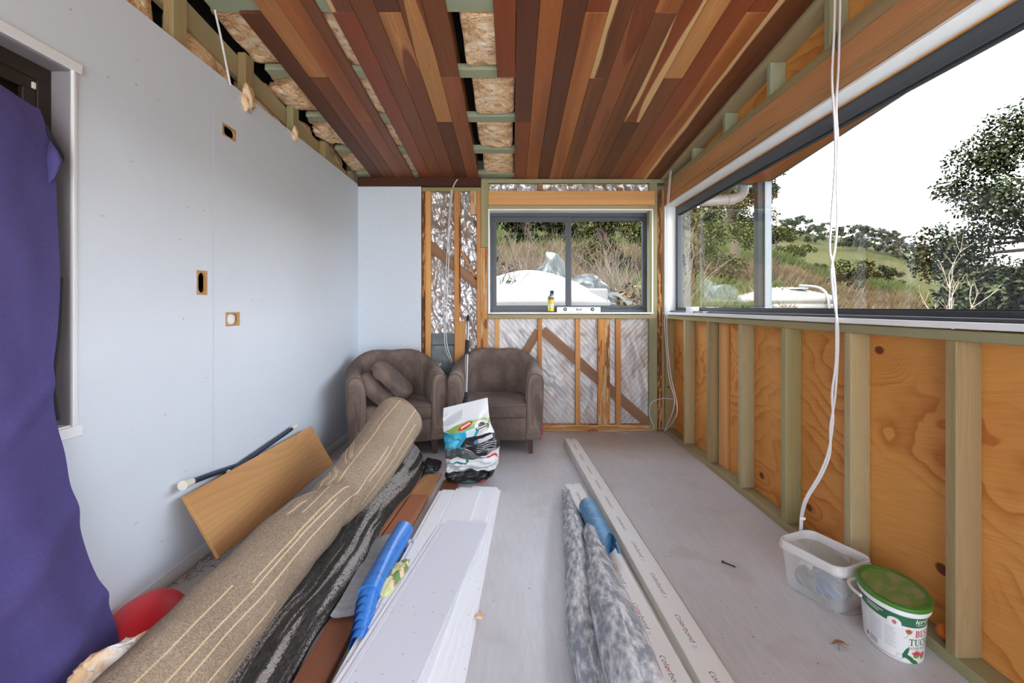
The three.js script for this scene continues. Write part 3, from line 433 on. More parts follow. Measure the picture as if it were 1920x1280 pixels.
{ // ceiling: boards nailed under battens, insulation in between. Local frame: y = 0 is the underside, -z runs down the slope.
  const c = setting('ceiling'), k = Math.sqrt(1 + SLOPE * SLOPE); c.position.set(0, ceilY(0), 0); c.rotation.x = -Math.atan(SLOPE);
  const L = (d) => -d * k, W = 0.111, far = 4.318;
  const geos = new Map();
  const board = (x, d0, d1, m, o = {}) => { const wd = o.w ?? W; const g = span(x + 0.0006, x + wd - 0.0006, 0, 0.018, L(d1) + 0.0006, L(d0) - 0.0006, 0.0022, 2); const uv = g.attributes.uv, p = g.attributes.position; const off = o.off ?? uvr() * 2; for (let i = 0; i < uv.count; i++) uv.setXY(i, -p.getZ(i) - d0 + off, (p.getX(i) - x) * (0.115 / W)); const b = part('ceiling_board', g, M.board[m], c); if (o.tilt) { b.rotation.z = o.tilt; } return b; };
  // [row index from the central gap, [far end depth, material, texture offset], ...] nearest piece first
  const N = -1.8, rows = [
    [0.02, [N, 3.245, 6], [3.245, far, 1]], [0.131, [N, far, 7]], [0.242, [N, far, 6]], [0.353, [N, 2.19, 1], [2.19, far, 2]], [0.464, [N, 2.72, 4], [2.72, far, 0]], [0.575, [N, 2.96, 11], [2.96, far, 10]],
    [0.686, [N, 2.19, 2], [2.19, far, 0]], [0.797, [N, 3.245, 5], [3.245, far, 6]], [0.908, [N, 2.72, 3], [2.72, far, 0]], [1.019, [N, far, 1]], [1.13, [N, 2.19, 1], [2.19, far, 2]], [1.241, [N, far, 4]], [1.352, [N, far, 6]],
    [-0.423, [N, 2.71, 0], [2.71, far, 10]], [-0.534, [N, 3.24, 8], [3.24, far, 6]], [-0.645, [N, 2.19, 6], [2.19, far, 9]], [-0.756, [N, far, 0]], [-0.867, [N, 2.19, 4], [2.19, far, 1]],
    [-1.318, [2.195, far, 6]], [-1.207, [N, 2.71, 9], [2.71, far, 0]], [-1.096, [N, 3.25, 7], [3.25, far, 10]],
  ];
  for (const [x, ...ps] of rows) for (const [a, b, m] of ps) board(x, a, b, m, x > 1.35 ? { w: 0.053 } : x === -1.318 ? { off: 0.2 } : {});
  board(-0.089, N, 2.712, 1, { w: 0.108 });
  board(-0.985, N, far, 0, { w: 0.062 });
  // battens across, at every board joint
  const ends = [-1.5, -0.97, -0.44, 0.09, 0.62, 1.15, 1.68, 2.212, 2.746, 3.279, 3.80, 4.318];
  for (const d of ends) part('batten', span(-1.45, 1.42, 0.0185, 0.058, L(d), L(d - 0.085), 0.003, 0), M.green[d > 2 ? 2 : 0], c);
  // rafters above
  for (const x of [-1.395, -0.80, -0.345, 0.35, 0.95, 1.40]) part('rafter', span(x - 0.022, x + 0.022, 0.0585, 0.19, L(4.3), L(-1.8), 0.003, 2), x === -0.345 ? M.pine[2] : M.oldTimber, c);
  // batts in the bays: seen through the central gap, the narrow gap and along the left edge
  ends.forEach((d, i) => { if (i < 6) return; const d0 = ends[i - 1], dm = (d0 + d - 0.085) / 2, ln = d - 0.085 - d0;
    for (const [x0, x1, dy] of [[-0.315, 0.018, 0], [-0.93, -0.865, 0.01], [-1.46, -1.22, 0.022]]) {
      const wd = x1 - x0 + 0.07, big = x0 > -0.4;
      part('insulation_batt', puff(big ? 0.27 : wd, 0.16, ln - 0.005, 0.25, 0.22, (p) => { const n = fbm3(p.x * 13 + d * 9, p.y * 13, p.z * 13 + x0 * 5, 61, 4) - 0.5, r = Math.abs(fbm3(p.x * 9 + d * 3, p.y * 5, p.z * 26, 67, 3) - 0.5); p.y += n * 0.05 - r * 0.035; p.x += n * 0.02; }, 56, 28).translate(big ? (x0 + x1) / 2 + 0.02 + (i % 2) * 0.012 : (x0 + x1) / 2, 0.105 + dy, L(dm)), M.batt, c);
    }
  });
  part('insulation_tuft', puff(0.2, 0.09, 0.3, 0.8, 0.8, (p) => { const n = fbm3(p.x * 18, p.y * 18, p.z * 18, 71, 4) - 0.5; p.multiplyScalar(1 + n * 1.1); }, 30, 16).translate(-1.435, 0.06, L(2.98)), M.batt, c);
  part('insulation_tuft', puff(0.16, 0.08, 0.3, 0.8, 0.8, (p) => { const n = fbm3(p.x * 18, p.y * 18, p.z * 18, 73, 4) - 0.5; p.multiplyScalar(1 + n * 1.1); }, 30, 16).translate(-1.435, 0.06, L(3.5)), M.batt, c);
  part('sarking', span(-1.6, 1.52, 0.2, 0.21, L(4.36), L(-1.9), 0.001), M.soot, c);
}
{ // roof over everything, with timber-lined eaves outside the right wall
  const r = setting('roof'), k = Math.sqrt(1 + SLOPE * SLOPE), L = (d) => -d * k; r.position.set(0, ceilY(0), 0); r.rotation.x = -Math.atan(SLOPE);
  part('roof_sheet', span(-4.6, 2.5, 0.22, 0.27, L(4.75), L(-2.6), 0.002), M.galv, r);
  for (let i = 0; i < 8; i++) part('soffit_board', span(1.57 + i * 0.111, 1.57 + i * 0.111 + 0.11, -0.012, 0.006, L(4.4), L(-2.5), 0.002, 2), M.board[[6, 0, 1, 6, 0, 6, 1, 0][i]], r);
  part('fascia', span(2.458, 2.478, -0.014, 0.2, L(4.44), L(-2.5), 0.002, 2), M.charcoal, r); part('fascia', span(1.55, 2.478, -0.014, 0.2, L(4.44), L(4.42), 0.002), M.charcoal, r);
}
{ // the older house on the other side of the left wall, so that no daylight comes through its cut-outs
  const h = setting('house_behind');
  part('floor_slab', span(-4.5, -1.64, -0.3, -0.02, -DB - 0.1, 2, 0.002), M.soot, h); part('wall', span(-4.5, -4.4, -0.3, 3.0, -DB - 0.1, 2, 0.002), M.cladding, h);
  part('wall', span(-4.5, -1.55, -0.3, 2.8, -DB - 0.17, -DB - 0.1, 0.002), M.cladding, h); part('wall', span(-4.5, -1.55, -0.3, 3.1, 1.95, 2.05, 0.002), M.cladding, h);
  part('foundation', span(-1.64, 1.56, -0.9, -0.062, -DB - 0.15, 1.95, 0.002), M.concrete, h);
}
// ---------------------------------------------------------------- tub armchairs
function armchair(label, pos, turn) {
  const t = thing('tub_armchair', label, 'armchair', pos, turn, 'brown suede tub armchairs');
  const path = [], zf = 0.285, zc = -0.03, hw = 0.322, rz = 0.225;
  for (let i = 0; i < 9; i++) path.push([V(hw - 0.006 * (1 - i / 9), 0, mix(zf, zc, i / 9)), V(1, 0, 0)]);
  for (let i = 0; i <= 30; i++) { const a = i / 30 * Math.PI, x = Math.cos(a), z = -Math.sin(a), sx = Math.sign(x) * Math.pow(Math.abs(x), 0.82), sz = -Math.pow(Math.abs(z), 0.82); path.push([V(hw * sx, 0, zc + rz * sz), V(x / hw, 0, z / rz).normalize()]); }
  for (let i = 1; i < 10; i++) path.push([V(-hw + 0.006 * (i / 9), 0, mix(zc, zf, i / 9)), V(-1, 0, 0)]);
  const section = (C, N, h, k = 1, fwd = V(0, 0, 0)) => {
    const th = 0.064, r = [], cy = (0.11 + h) / 2, add = (o, y, lean) => { const yy = cy + (y - cy) * (0.35 + 0.65 * k), oo = o * k + lean; r.push(C.clone().addScaledVector(N, oo).setY(yy).add(fwd)); };
    const lean = (y) => (y - 0.11) * 0.035 - 0.012;
    for (const y of [0.11, 0.16, 0.22, 0.3, 0.38, 0.46, h - 0.13, h - 0.085]) add(th * (1 + 0.07 * Math.sin((y - 0.11) * 6)), y, lean(y));
    for (let i = 1; i < 8; i++) { const a = i / 8 * Math.PI; add(th * Math.cos(a), h - 0.075 + 0.075 * Math.sin(a), lean(h)); }
    for (const y of [h - 0.085, h - 0.13, 0.46, 0.38, 0.3, 0.2, 0.11]) add(-th * (1 + 0.05 * Math.sin((y - 0.2) * 8)), y, lean(y));
    return r;
  };
  const n = path.length, hAt = (i) => { const s = Math.min(i, n - 1 - i) / ((n - 1) / 2); return 0.648 + 0.142 * smooth(0.08, 0.85, s) + 0.012 * Math.sin(s * 9); };
  const rings = path.map(([C, N], i) => section(C, N, hAt(i)));
  const end = (i, f) => [[0.012, 0.97], [0.026, 0.9], [0.036, 0.74], [0.042, 0.45], [0.044, 0.08]].map(([dz, k]) => section(path[i][0], path[i][1], hAt(i) - (1 - k) * 0.05, k, V(0, 0, dz)));
  const all = [...end(0).reverse(), ...rings, ...end(n - 1)];
  all.forEach((r, i) => r.forEach((p) => { const d = (fbm3(p.x * 7, p.y * 7, p.z * 7, 905, 3) - 0.5) * 0.016; p.x += d; p.z += d * 0.6; }));
  part('tub_shell', loft(all, { capStart: true, capEnd: true }), M.suede, t);
  for (const i of [0, n - 1]) { const s = section(path[i][0], path[i][1], hAt(i), 0.98, V(0, 0, 0.016)); part('piping', tube(s.slice(0, 22), 0.004, 6, 60), M.suede, t); }
  part('seat_base', puff(0.525, 0.19, 0.5, 0.12, 0.14, (p) => { p.z += 0.008 * Math.sin(p.x * 9); }, 48, 20).translate(0, 0.2, 0.055), M.suede, t);
  part('seat_cushion', puff(0.53, 0.13, 0.53, 0.3, 0.2, (p) => { if (p.y > 0) p.y += 0.018 * Math.cos(p.x * 5) * Math.cos(p.z * 4) + (fbm3(p.x * 8, 1, p.z * 8, 911, 2) - 0.5) * 0.012; }, 56, 24).translate(0, 0.345, 0.065), M.suede, t);
  part('seam', tube([V(-0.25, 0.388, 0.327), V(0, 0.392, 0.333), V(0.25, 0.388, 0.327)], 0.0035, 6), M.suede, t);
  for (const [x, z] of [[0.285, 0.27], [-0.285, 0.27], [0.22, -0.2], [-0.22, -0.2]]) part('leg', loft([0, 0.03, 0.115].map((y, i) => { const s = [0.017, 0.019, 0.027][i]; return [[-s, -s], [s, -s], [s, s], [-s, s]].map(([a, b]) => V(x + a - Math.sign(x) * y * 0.1, y, z + b)); }), { capStart: true, capEnd: true }), M.legWood, t).geometry.computeVertexNormals();
  return t;
}
armchair('brown suede tub armchair with its seat empty, below the sliding window', [-0.134, 0, -3.945], 0);
armchair('brown suede tub armchair in the corner holding two small cushions', [-0.985, 0, -3.83], 0.36);
{
  const cush = (label, p, e, w, h, seed) => { const t = thing('cushion', label, 'cushion', p, 0, 'loose cushions on the corner armchair'), nz = V(...e[0]).normalize(), ax = V(...e[1]), ay = nz.clone().cross(ax).normalize(); t.quaternion.setFromRotationMatrix(new THREE.Matrix4().makeBasis(ay.clone().cross(nz), ay, nz)); part('cover', puff(w, h, 0.12, 0.75, 0.5, (q) => { q.z += (fbm3(q.x * 9, q.y * 9, seed, 915, 3) - 0.5) * 0.02; }, 44, 24), M.suede, t); return t; };
  const a = cush('small brown cushion leaning on the armchair arm, nearest the camera', [-1.06, 0.51, -3.6], [[0.62, 0.7, 0.12], [0.72, -0.69, 0]], 0.36, 0.26, 1);
  const b = cush('small brown cushion with a dark zip edge, behind the other cushion', [-0.975, 0.585, -3.7], [[0.62, 0.7, 0.14], [0.72, -0.69, 0]], 0.38, 0.26, 2);
  part('zip', tube([V(-0.17, -0.09, -0.02), V(0, -0.13, -0.02), V(0.17, -0.09, -0.02)], 0.008, 6), M.black, b);
  part('care_tag', box(0.03, 0.02, 0.003, 0.001).translate(-0.14, 0.06, 0.04), M.cream, a);
}
{ // telescopic pole leaning between the seats and the wall
  const A = V(-0.352, 0.012, -3.27), B = V(-0.408, 1.105, -4.235), P = (t) => A.clone().lerp(B, t), c = thing('telescopic_pole', 'silver telescopic pole with black foam grips leaning against the back wall', 'pole', A.toArray());
  const g = (a, b, r, s = 14) => tube([P(a).sub(A), P(b).sub(A)], r, s, 4);
  part('lower_tube', g(0.0, 0.74, 0.0145), M.aluminium, c); part('upper_tube', g(0.72, 0.95, 0.0115), M.aluminium, c);
  part('grip', tube([P(0.28).sub(A), P(0.43).sub(A)], (t) => 0.02 + 0.0012 * Math.sin(t * 50), 16, 40), M.grip, c); part('grip', tube([P(0.69).sub(A), P(0.79).sub(A)], (t) => 0.019 + 0.0012 * Math.sin(t * 40), 16, 36), M.grip, c);
  part('locking_collar', g(0.945, 0.985, 0.015), M.grip, c); part('end_cap', g(-0.004, 0.012, 0.017), M.grip, c); part('screw_tip', g(0.98, 1.0, 0.008), M.black, c);
}
{ // crumpled pet-food bag
  const map = canvasTex(835, 994, (x) => {
    x.fillStyle = '#eceded'; x.fillRect(0, 0, 835, 994); const poly = (c, ...p) => { x.fillStyle = c; x.beginPath(); p.forEach(([a, b], i) => (i ? x.lineTo(a - 100, b - 186) : x.moveTo(a - 100, b - 186))); x.closePath(); x.fill(); };
    poly('#d3d4d6', [100, 410], [380, 250], [380, 360], [260, 440], [110, 470]); poly('#8fb05a', [160, 520], [330, 440], [480, 385], [760, 350], [760, 470], [500, 510], [300, 545]); poly('#b9d08a', [380, 420], [620, 360], [760, 350], [760, 380], [480, 440]);
    poly('#2fa6c6', [100, 530], [300, 535], [460, 500], [640, 470], [560, 620], [420, 720], [100, 730]); poly('#d9eef2', [440, 520], [600, 470], [560, 560], [470, 620]);
    x.save(); x.translate(435 - 100, 450 - 186); x.rotate(-0.5); x.fillStyle = '#cf2a2c'; x.beginPath(); x.ellipse(0, 0, 105, 32, 0, 0, 7); x.fill(); x.strokeStyle = '#f5e6e2'; x.lineWidth = 7; x.beginPath(); for (let i = 0; i < 9; i++) { x.moveTo(-68 + i * 16, 12); x.lineTo(-60 + i * 16, -12); x.lineTo(-54 + i * 16, 10); } x.stroke(); x.restore();
    x.strokeStyle = '#7fd0e2'; x.lineWidth = 5; for (let i = 0; i < 6; i++) { x.beginPath(); x.moveTo(110 + i * 4, 420 + i * 18); x.lineTo(240, 400 + i * 18); x.stroke(); }
    x.fillStyle = '#f4f2ee'; x.beginPath(); x.ellipse(650 - 100, 440 - 186, 95, 62, -0.3, 0, 7); x.fill(); x.fillStyle = '#3b3b3a'; x.beginPath(); x.ellipse(650 - 100, 440 - 186, 48, 34, -0.3, 0, 7); x.fill(); x.save(); x.translate(555, 280); x.rotate(-0.4); x.fillStyle = '#26282a'; x.fillRect(-90, -16, 190, 32); x.fillStyle = '#eee'; x.fillRect(-78, -8, 160, 14); x.restore();
    poly('#2c2e31', [380, 690], [450, 590], [560, 575], [760, 530], [930, 560], [935, 700], [760, 770], [620, 790], [470, 720]); poly('#54585b', [170, 730], [420, 705], [620, 790], [760, 790], [560, 840], [380, 820], [170, 850]); poly('#6f7375', [430, 720], [600, 780], [760, 800], [560, 830]);
    poly('#e6e8ea', [610, 605], [800, 545], [815, 580], [615, 645]); poly('#5d93b8', [555, 630], [605, 605], [612, 650], [568, 672]); x.strokeStyle = '#c9cbcc'; x.lineWidth = 6; for (let i = 0; i < 5; i++) { x.beginPath(); x.moveTo(500, 480 + i * 22); x.quadraticCurveTo(620, 440 + i * 24, 760, 440 + i * 26); x.stroke(); } x.lineWidth = 3; for (let i = 0; i < 6; i++) { x.beginPath(); x.moveTo(640, 540 + i * 9); x.lineTo(750, 505 + i * 9); x.stroke(); }
    poly('#2e7f86', [200, 900], [330, 862], [470, 882], [470, 898], [330, 880], [200, 918]); poly('#2e8a55', [455, 830], [500, 815], [500, 870], [470, 895]); poly('#cf3438', [730, 805], [860, 795], [885, 835], [860, 825], [740, 820]);
    poly('#1d1e20', [90, 1040], [330, 1015], [470, 985], [640, 1000], [850, 990], [940, 1000], [940, 1190], [90, 1190]); poly('#4b4e50', [330, 1040], [420, 1010], [440, 1030], [350, 1080]);
    x.save(); x.translate(500 - 100, 1150 - 186); x.rotate(Math.PI + 0.06); x.fillStyle = '#f2f2f2'; x.font = 'bold 34px sans-serif'; x.fillText('SENSITIVE', -78, 12); x.fillStyle = '#58b7cf'; x.fillRect(-78, 22, 120, 12); x.restore(); x.fillStyle = '#d7352f'; x.beginPath(); x.ellipse(665 - 100, 1158 - 186, 62, 20, 0, 0, 7); x.fill(); x.strokeStyle = '#fbe'; x.lineWidth = 4; x.beginPath(); for (let i = 0; i < 5; i++) { x.moveTo(545 + i * 10, 978); x.lineTo(550 + i * 10, 964); } x.stroke();
  });
  const prof = [[0, -0.16, 0.1, 0.05], [0.012, -0.168, 0.118, 0.07], [0.05, -0.165, 0.16, 0.085], [0.085, -0.158, 0.172, 0.078], [0.12, -0.152, 0.195, 0.09], [0.16, -0.162, 0.198, 0.092], [0.2, -0.168, 0.198, 0.082], [0.24, -0.172, 0.208, 0.085], [0.28, -0.178, 0.19, 0.075], [0.32, -0.184, 0.165, 0.055], [0.36, -0.19, 0.135, 0.035], [0.4, -0.196, 0.124, 0.018], [0.44, -0.196, 0.118, 0.009], [0.47, -0.194, 0.115, 0.004]];
  const rings = []; for (let k = 0; k <= 64; k++) { const q = k / 64 * (prof.length - 1), i = Math.min(prof.length - 2, Math.floor(q)), f = q - i, [y, xa, xb, tz] = prof[i].map((a, j) => mix(a, prof[i + 1][j], f)), ring = []; for (let j = 0; j < 56; j++) { const a = j / 56 * Math.PI * 2, cx = Math.cos(a), sz = Math.sin(a), x = (xa + xb) / 2 + (xb - xa) / 2 * Math.sign(cx) * Math.pow(Math.abs(cx), 0.6); const cr = 1 - Math.abs(fbm(x * 16 + y * 7, y * 22 - x * 8, 931, 3) - 0.5) * 4, kk = smooth(0.5, 0.2, y) * smooth(0, 0.03, y); const z = tz * Math.sign(sz) * Math.pow(Math.abs(sz), 0.7) - y * y * 0.42 + (cr * 0.04 + (fbm(x * 9, y * 9, 935, 2) - 0.5) * 0.08 - 0.03 * Math.exp(-(((y - 0.255 + x * 0.25) / 0.018) ** 2)) - 0.025 * Math.exp(-(((y - 0.1 - x * 0.1) / 0.015) ** 2))) * kk; ring.push(V(x, y + smooth(0.3, 0.47, y) * (x + 0.19) * 0.24, z)); } rings.push(ring); }
  const t = thing('pet_food_bag', 'half-empty crumpled pet food bag, white, blue, green and black, before the armchairs', 'bag', [-0.286, 0.001, -3.1]);
  part('bag', loft(rings, { capStart: true, capEnd: true, uvFn: (u, v, s, tt, p) => [(p.x + 0.2) / 0.42, p.y / 0.5] }), phy({ map, roughness: 0.32, clearcoat: 0.3 }), t);
  part('zip_pull', box(0.022, 0.012, 0.006, 0.002).translate(0.105, 0.542, -0.092), M.red, t);
}
{ // red bottle squeezed between the chair and the wall
  const t = thing('spray_bottle', 'red bottle with black nozzle squeezed in beside the right armchair', 'bottle', [0.25, 0, -4.2]);
  part('body', lathe([[0, 0], [0.033, 0], [0.036, 0.01], [0.036, 0.26], [0.03, 0.3], [0.014, 0.322], [0.013, 0.34], [0, 0.34]], 20), M.red, t); part('nozzle', merge(span(-0.012, 0.028, 0.34, 0.36, -0.012, 0.012, 0.003), span(0.02, 0.045, 0.348, 0.356, -0.005, 0.005, 0.002)), M.black, t);
  single('timber_offcut', span(-0.06, 0.06, 0, 0.77, -0.012, 0.012, 0.003), M.offcut[1], 'red-brown board end standing behind the corner armchair by the wall sheet', 'timber', [-0.93, 0, -4.27]).geometry.translate(0, 0, 0);
}
// ---------------------------------------------------------------- rolls, boards and sheets on the floor, left side
{
  const t = thing('carpet_roll', 'long loosely rolled beige carpet with thin cream lines, propped towards the armchair', 'carpet', [-0.95, 0, -1.25]), o = V(-0.95, 0, -1.25);
  const pts = [[-0.94, 0.15, 0.8], [-0.955, 0.142, 1.25], [-0.935, 0.18, 1.75], [-0.815, 0.285, 2.35], [-0.785, 0.355, 2.75], [-0.772, 0.41, 3.06]].map(([x, y, d]) => V(x, y, -d).sub(o));
  const rad = (s, a) => { const base = 0.13 + 0.03 * smooth(0.55, 1, s) - 0.014 * Math.exp(-(((s - 0.62) / 0.06) ** 2)); return base * (1 + 0.09 * Math.cos(2 * a + 0.6) * (1 - s) + 0.05 * Math.sin(3 * a + s * 9) + (fbm(s * 14, a * 1.2, 951, 3) - 0.5) * 0.16 * smooth(0.95, 0.7, s)) - 0.02 * Math.exp(-(((s - 0.6 - 0.03 * Math.sin(a * 2)) / 0.02) ** 2)); };
  part('roll', tube(pts, rad, 72, 130, false, { uvFn: (u, v) => [v, u + 0.06] }), M.carpet, t);
  const end = pts.at(-1), dir = pts.at(-1).clone().sub(pts.at(-2)).normalize(), side = dir.clone().cross(V(0, 1, 0)).normalize(), up = side.clone().cross(dir), R = 0.138;
  const spiral = []; for (let i = 0; i <= 110; i++) { const a = i / 110 * Math.PI * 2 * 4.2, r = R * (1 - 0.13 * a / (Math.PI * 2) * 1.3); spiral.push(end.clone().addScaledVector(side, Math.cos(a) * r).addScaledVector(up, Math.sin(a) * r)); }
  part('rolled_edge', loft(spiral.map((p) => [p.clone().addScaledVector(dir, -0.25), p.clone().addScaledVector(dir, -0.002)]), { closed: false }), M.backing, t);
  part('binding', tube(Array.from({ length: 33 }, (_, i) => { const a = i / 32 * Math.PI * 2; return end.clone().addScaledVector(side, Math.cos(a) * rad(1, a) * 1.0).addScaledVector(up, Math.sin(a) * rad(1, a)); }), 0.004, 6, 96, false), M.backing, t);
}
{ // dark rug in a heap under the carpet
  const t = thing('dark_rug', 'black and pale grey streaked rug lying folded under the carpet roll', 'rug', [-0.84, 0, -2]), rings = [];
  for (let i = 0; i <= 90; i++) {
    const s = i / 90, d = mix(0.85, 3.3, s), h = 0.05 + 0.17 * smooth(1.2, 3.3, d), ring = [], hw = 0.145 + 0.05 * smooth(1.4, 3.2, d), xc = mix(-0.825, -0.84, s) + 0.03 * smooth(2.6, 3.3, d);
    for (let j = 0; j <= 30; j++) { const a = j / 30 * Math.PI, c = Math.cos(a), y = Math.pow(Math.sin(a), 0.75) * h; const n = (fbm(d * 5, c * 3, 961, 3) - 0.5); ring.push(V(xc + 0.84 + hw * c + 0.012 * Math.sin(d * 7) + n * 0.02, 0.004 + y * (1 + n * 0.5) , -d + 2 + (s > 0.97 ? (c - 0.4) * 0.09 : 0))); }
    for (let j = 1; j < 8; j++) ring.push(V(xc + 0.84 - hw + j / 8 * 2 * hw, 0.002, -d + 2)); rings.push(ring);
  }
  part('rug', loft(rings, { capStart: true, capEnd: true, uvFn: (u, v) => [v, u] }), M.rug, t);
}
{ // plank and folded metal frame against the wall
  const A = V(-1.40, 0.372, -1.93), B = V(-1.385, 0.352, -3.13), wdir = V(0.155, -0.262, 0.0).normalize(), a = A.clone().addScaledVector(wdir, 0.15), b = B.clone().addScaledVector(wdir, 0.145), n = wdir.clone().cross(B.clone().sub(A).normalize());
  const g = bar(a, b, 0.3, 0.017, n, 0.002); single('wide_board', g.translate(-a.x, 0, -a.z), M.plank, 'wide tan board leaning on its edge between the wall and the carpet', 'board', [a.x, 0, a.z]);
  const t = thing('folded_tube_frame', 'dark blue metal tube frame with white end caps lying along the wall', 'frame', [-1.42, 0, -2.3]), o = V(-1.42, 0, -2.3), P = (x, y, d) => V(x, y, -d).sub(o);
  part('tube', tube([P(-1.405, 0.415, 1.98), P(-1.432, 0.365, 2.29), P(-1.435, 0.24, 3.0)], 0.0125, 12), M.tubBlue, t); part('tube', tube([P(-1.425, 0.345, 2.25), P(-1.42, 0.395, 2.95)], 0.0125, 12), M.tubBlue, t);
  part('end_cap', tube([P(-1.402, 0.42, 1.935), P(-1.407, 0.413, 2.0)], (s) => 0.015 + 0.006 * (1 - s), 14, 6), M.cream, t); part('end_cap', tube([P(-1.42, 0.394, 2.93), P(-1.42, 0.398, 2.985)], 0.016, 14, 4), M.cream, t); part('rivet', tube([P(-1.437, 0.35, 2.27), P(-1.41, 0.36, 2.27)], 0.009, 10, 2), M.cream, t);
}
{ // brown boards between the rug and the white boards, from far to near
  const bd = (a, b, y, w, th, m, label) => { const A = V(a[0], y + th / 2, -a[1]), B = V(b[0], y + th / 2, -b[1]), c = A.clone().add(B).multiplyScalar(0.5); return single('timber_board', bar(A, B, w, th, V(0, 1, 0), 0.003).translate(-c.x, 0, -c.z), m, label, 'board', [c.x, 0, c.z], 0, 'brown boards on the floor'); };
  bd([-0.547, 3.19], [-0.615, 2.0], 0.0, 0.116, 0.02, M.offcut[3], 'pale brown board with the end farthest back, under the red-brown board');
  bd([-0.564, 2.77], [-0.598, 2.28], 0.0205, 0.105, 0.018, M.offcut[1], 'short red-brown board lying on top, at the far end of the blue roll');
  bd([-0.622, 3.06], [-0.676, 2.26], 0.001, 0.026, 0.03, M.offcut[0], 'narrow reddish strip along the edge of the dark rug');
  bd([-0.405, 3.06], [-0.455, 1.35], 0.0, 0.105, 0.016, M.offcut[2], 'dark brown board mostly hidden below the white boards');
  bd([-0.620, 1.70], [-0.625, 0.8], 0.001, 0.105, 0.03, M.offcut[2], 'brown skirting board nearest the camera, beside the rug');
  const gr = rng(5);
  single('gray_sheet', merge(sheet((u, v) => V(mix(-0.052, 0.052, u), 0.036 + 0.012 * fbm(u * 3, v * 6, 971, 3) + 0.012 * smooth(0.8, 1, v) * Math.sin(u * 3), mix(0.29, -0.29, v) + 0.01 * Math.sin(u * 5)), 16, 60, (u, v) => [u * 0.1, v * 0.58]), sheet((u, v) => V(mix(-0.052, 0.052, u), 0.034 + 0.012 * fbm(u * 3, v * 6, 971, 3) + 0.012 * smooth(0.8, 1, v) * Math.sin(u * 3), mix(0.29, -0.29, v) + 0.01 * Math.sin(u * 5)), 16, 60)), M.gray, 'crinkled pale grey sheet between the rug and the blue plastic roll', 'sheet', [-0.618, 0, -1.965]);
}
single('black_plastic', puff(0.1, 0.035, 0.2, 0.6, 0.4, (p) => { const r = 1 - Math.abs(fbm3(p.x * 30, p.y * 40, p.z * 22, 995, 3) - 0.5) * 4; p.y += p.x * -0.25; p.multiplyScalar(1 + (r - 0.5) * 0.45); }, 44, 26), phy({ color: 0x1b1a1a, roughness: 0.35 }), 'crumpled black plastic lying between the dark rug and the pet food bag', 'plastic', [-0.575, 0.04, -3.27]);
{ // blue plastic membrane, rolled up and unwinding at the near end
  const map = canvasTex(1024, 512, (x, w, h) => { x.fillStyle = '#2f7fd6'; x.fillRect(0, 0, w, h); for (let i = 0; i < 60; i++) { x.fillStyle = i % 2 ? 'rgba(80,150,235,.35)' : 'rgba(30,90,190,.3)'; x.fillRect(hash(i, 1, 7) * w, hash(i, 2, 7) * h, 60 + 180 * hash(i, 3, 7), 6 + 22 * hash(i, 4, 7)); } x.fillStyle = '#1d2c5a'; x.font = 'bold 40px sans-serif'; x.save(); x.translate(700, 84); x.scale(-1, 0.34); x.font = '72px sans-serif'; x.fillText('requir', 0, 0); x.restore(); x.strokeStyle = '#26407c'; x.lineWidth = 4; for (let i = 0; i < 9; i++) { const a = 560 + 30 * (i % 5), b = 240 + 40 * Math.floor(i / 3); x.beginPath(); x.moveTo(a, b); x.lineTo(a + 16, b + 20); x.lineTo(a + 24, b + 4); x.stroke(); } });
  map.wrapS = map.wrapT = THREE.RepeatWrapping; const mat = phy({ map, roughness: 0.35, clearcoat: 0.2 });
  const t = thing('blue_plastic_roll', 'bright blue printed plastic film rolled up beside the white boards', 'plastic roll', [-0.545, 0, -1.9]), P = (x, y, d) => V(x + 0.545, y, 1.9 - d);
  part('roll', tube([P(-0.53, 0.087, 2.23), P(-0.541, 0.086, 1.98), P(-0.545, 0.083, 1.73)], (s, a) => 0.045 - 0.003 * s + 0.0016 * Math.sin(a * 3 + s * 4), 36, 24, true, { uvFn: (u, v, s, q) => [1 - ((s + 0.5) % 1) * 0.9, q] }), mat, t);
  const coil = []; for (let i = 0; i <= 190; i++) { const s = i / 190, a = s * Math.PI * 2 * 6, r = 0.04 - 0.016 * s, c = P(mix(-0.545, -0.512, s), mix(0.082, 0.062, s), mix(1.74, 1.53, s)); coil.push([0, 0.02, 0.045].map((l) => c.clone().add(V(Math.cos(a) * r * (1 - l * 3), Math.sin(a) * r * (1 - l * 3), l * 1.1)))); }
  part('loose_coil', loft(coil, { closed: false, uvFn: (u, v) => [v * 1.4, u * 3] }), mat, t);
}
single('patterned_cloth', puff(0.07, 0.075, 0.27, 0.8, 0.7, (p) => { const r = 1 - Math.abs(fbm3(p.x * 22, p.y * 22, p.z * 11, 975, 3) - 0.5) * 3; p.multiplyScalar(1 + (r - 0.5) * 0.4); p.x += p.z * -0.12; }, 50, 30), std({ map: tex(256, 256, 0.16, 0.16, (u, v) => { const n = fbm(u * 26, v * 26, 977, 3); return n > 0.64 ? [120, 158, 90] : n > 0.6 ? [222, 160, 130] : n < 0.4 ? [222, 224, 150] : [236, 228, 184]; }), roughness: 1 }), 'crumpled yellow and green patterned cloth tucked beside the blue roll', 'cloth', [-0.483, 0.05, -1.86]);
single('dust_fluff', puff(0.06, 0.05, 0.06, 0.9, 0.9, (p) => { p.multiplyScalar(0.7 + fbm3(p.x * 90, p.y * 90, p.z * 90, 979, 3) * 0.9); }, 40, 24), M.felt, 'small ball of grey fluff at the far end of the blue roll', 'fluff', [-0.478, 0.045, -2.16]);
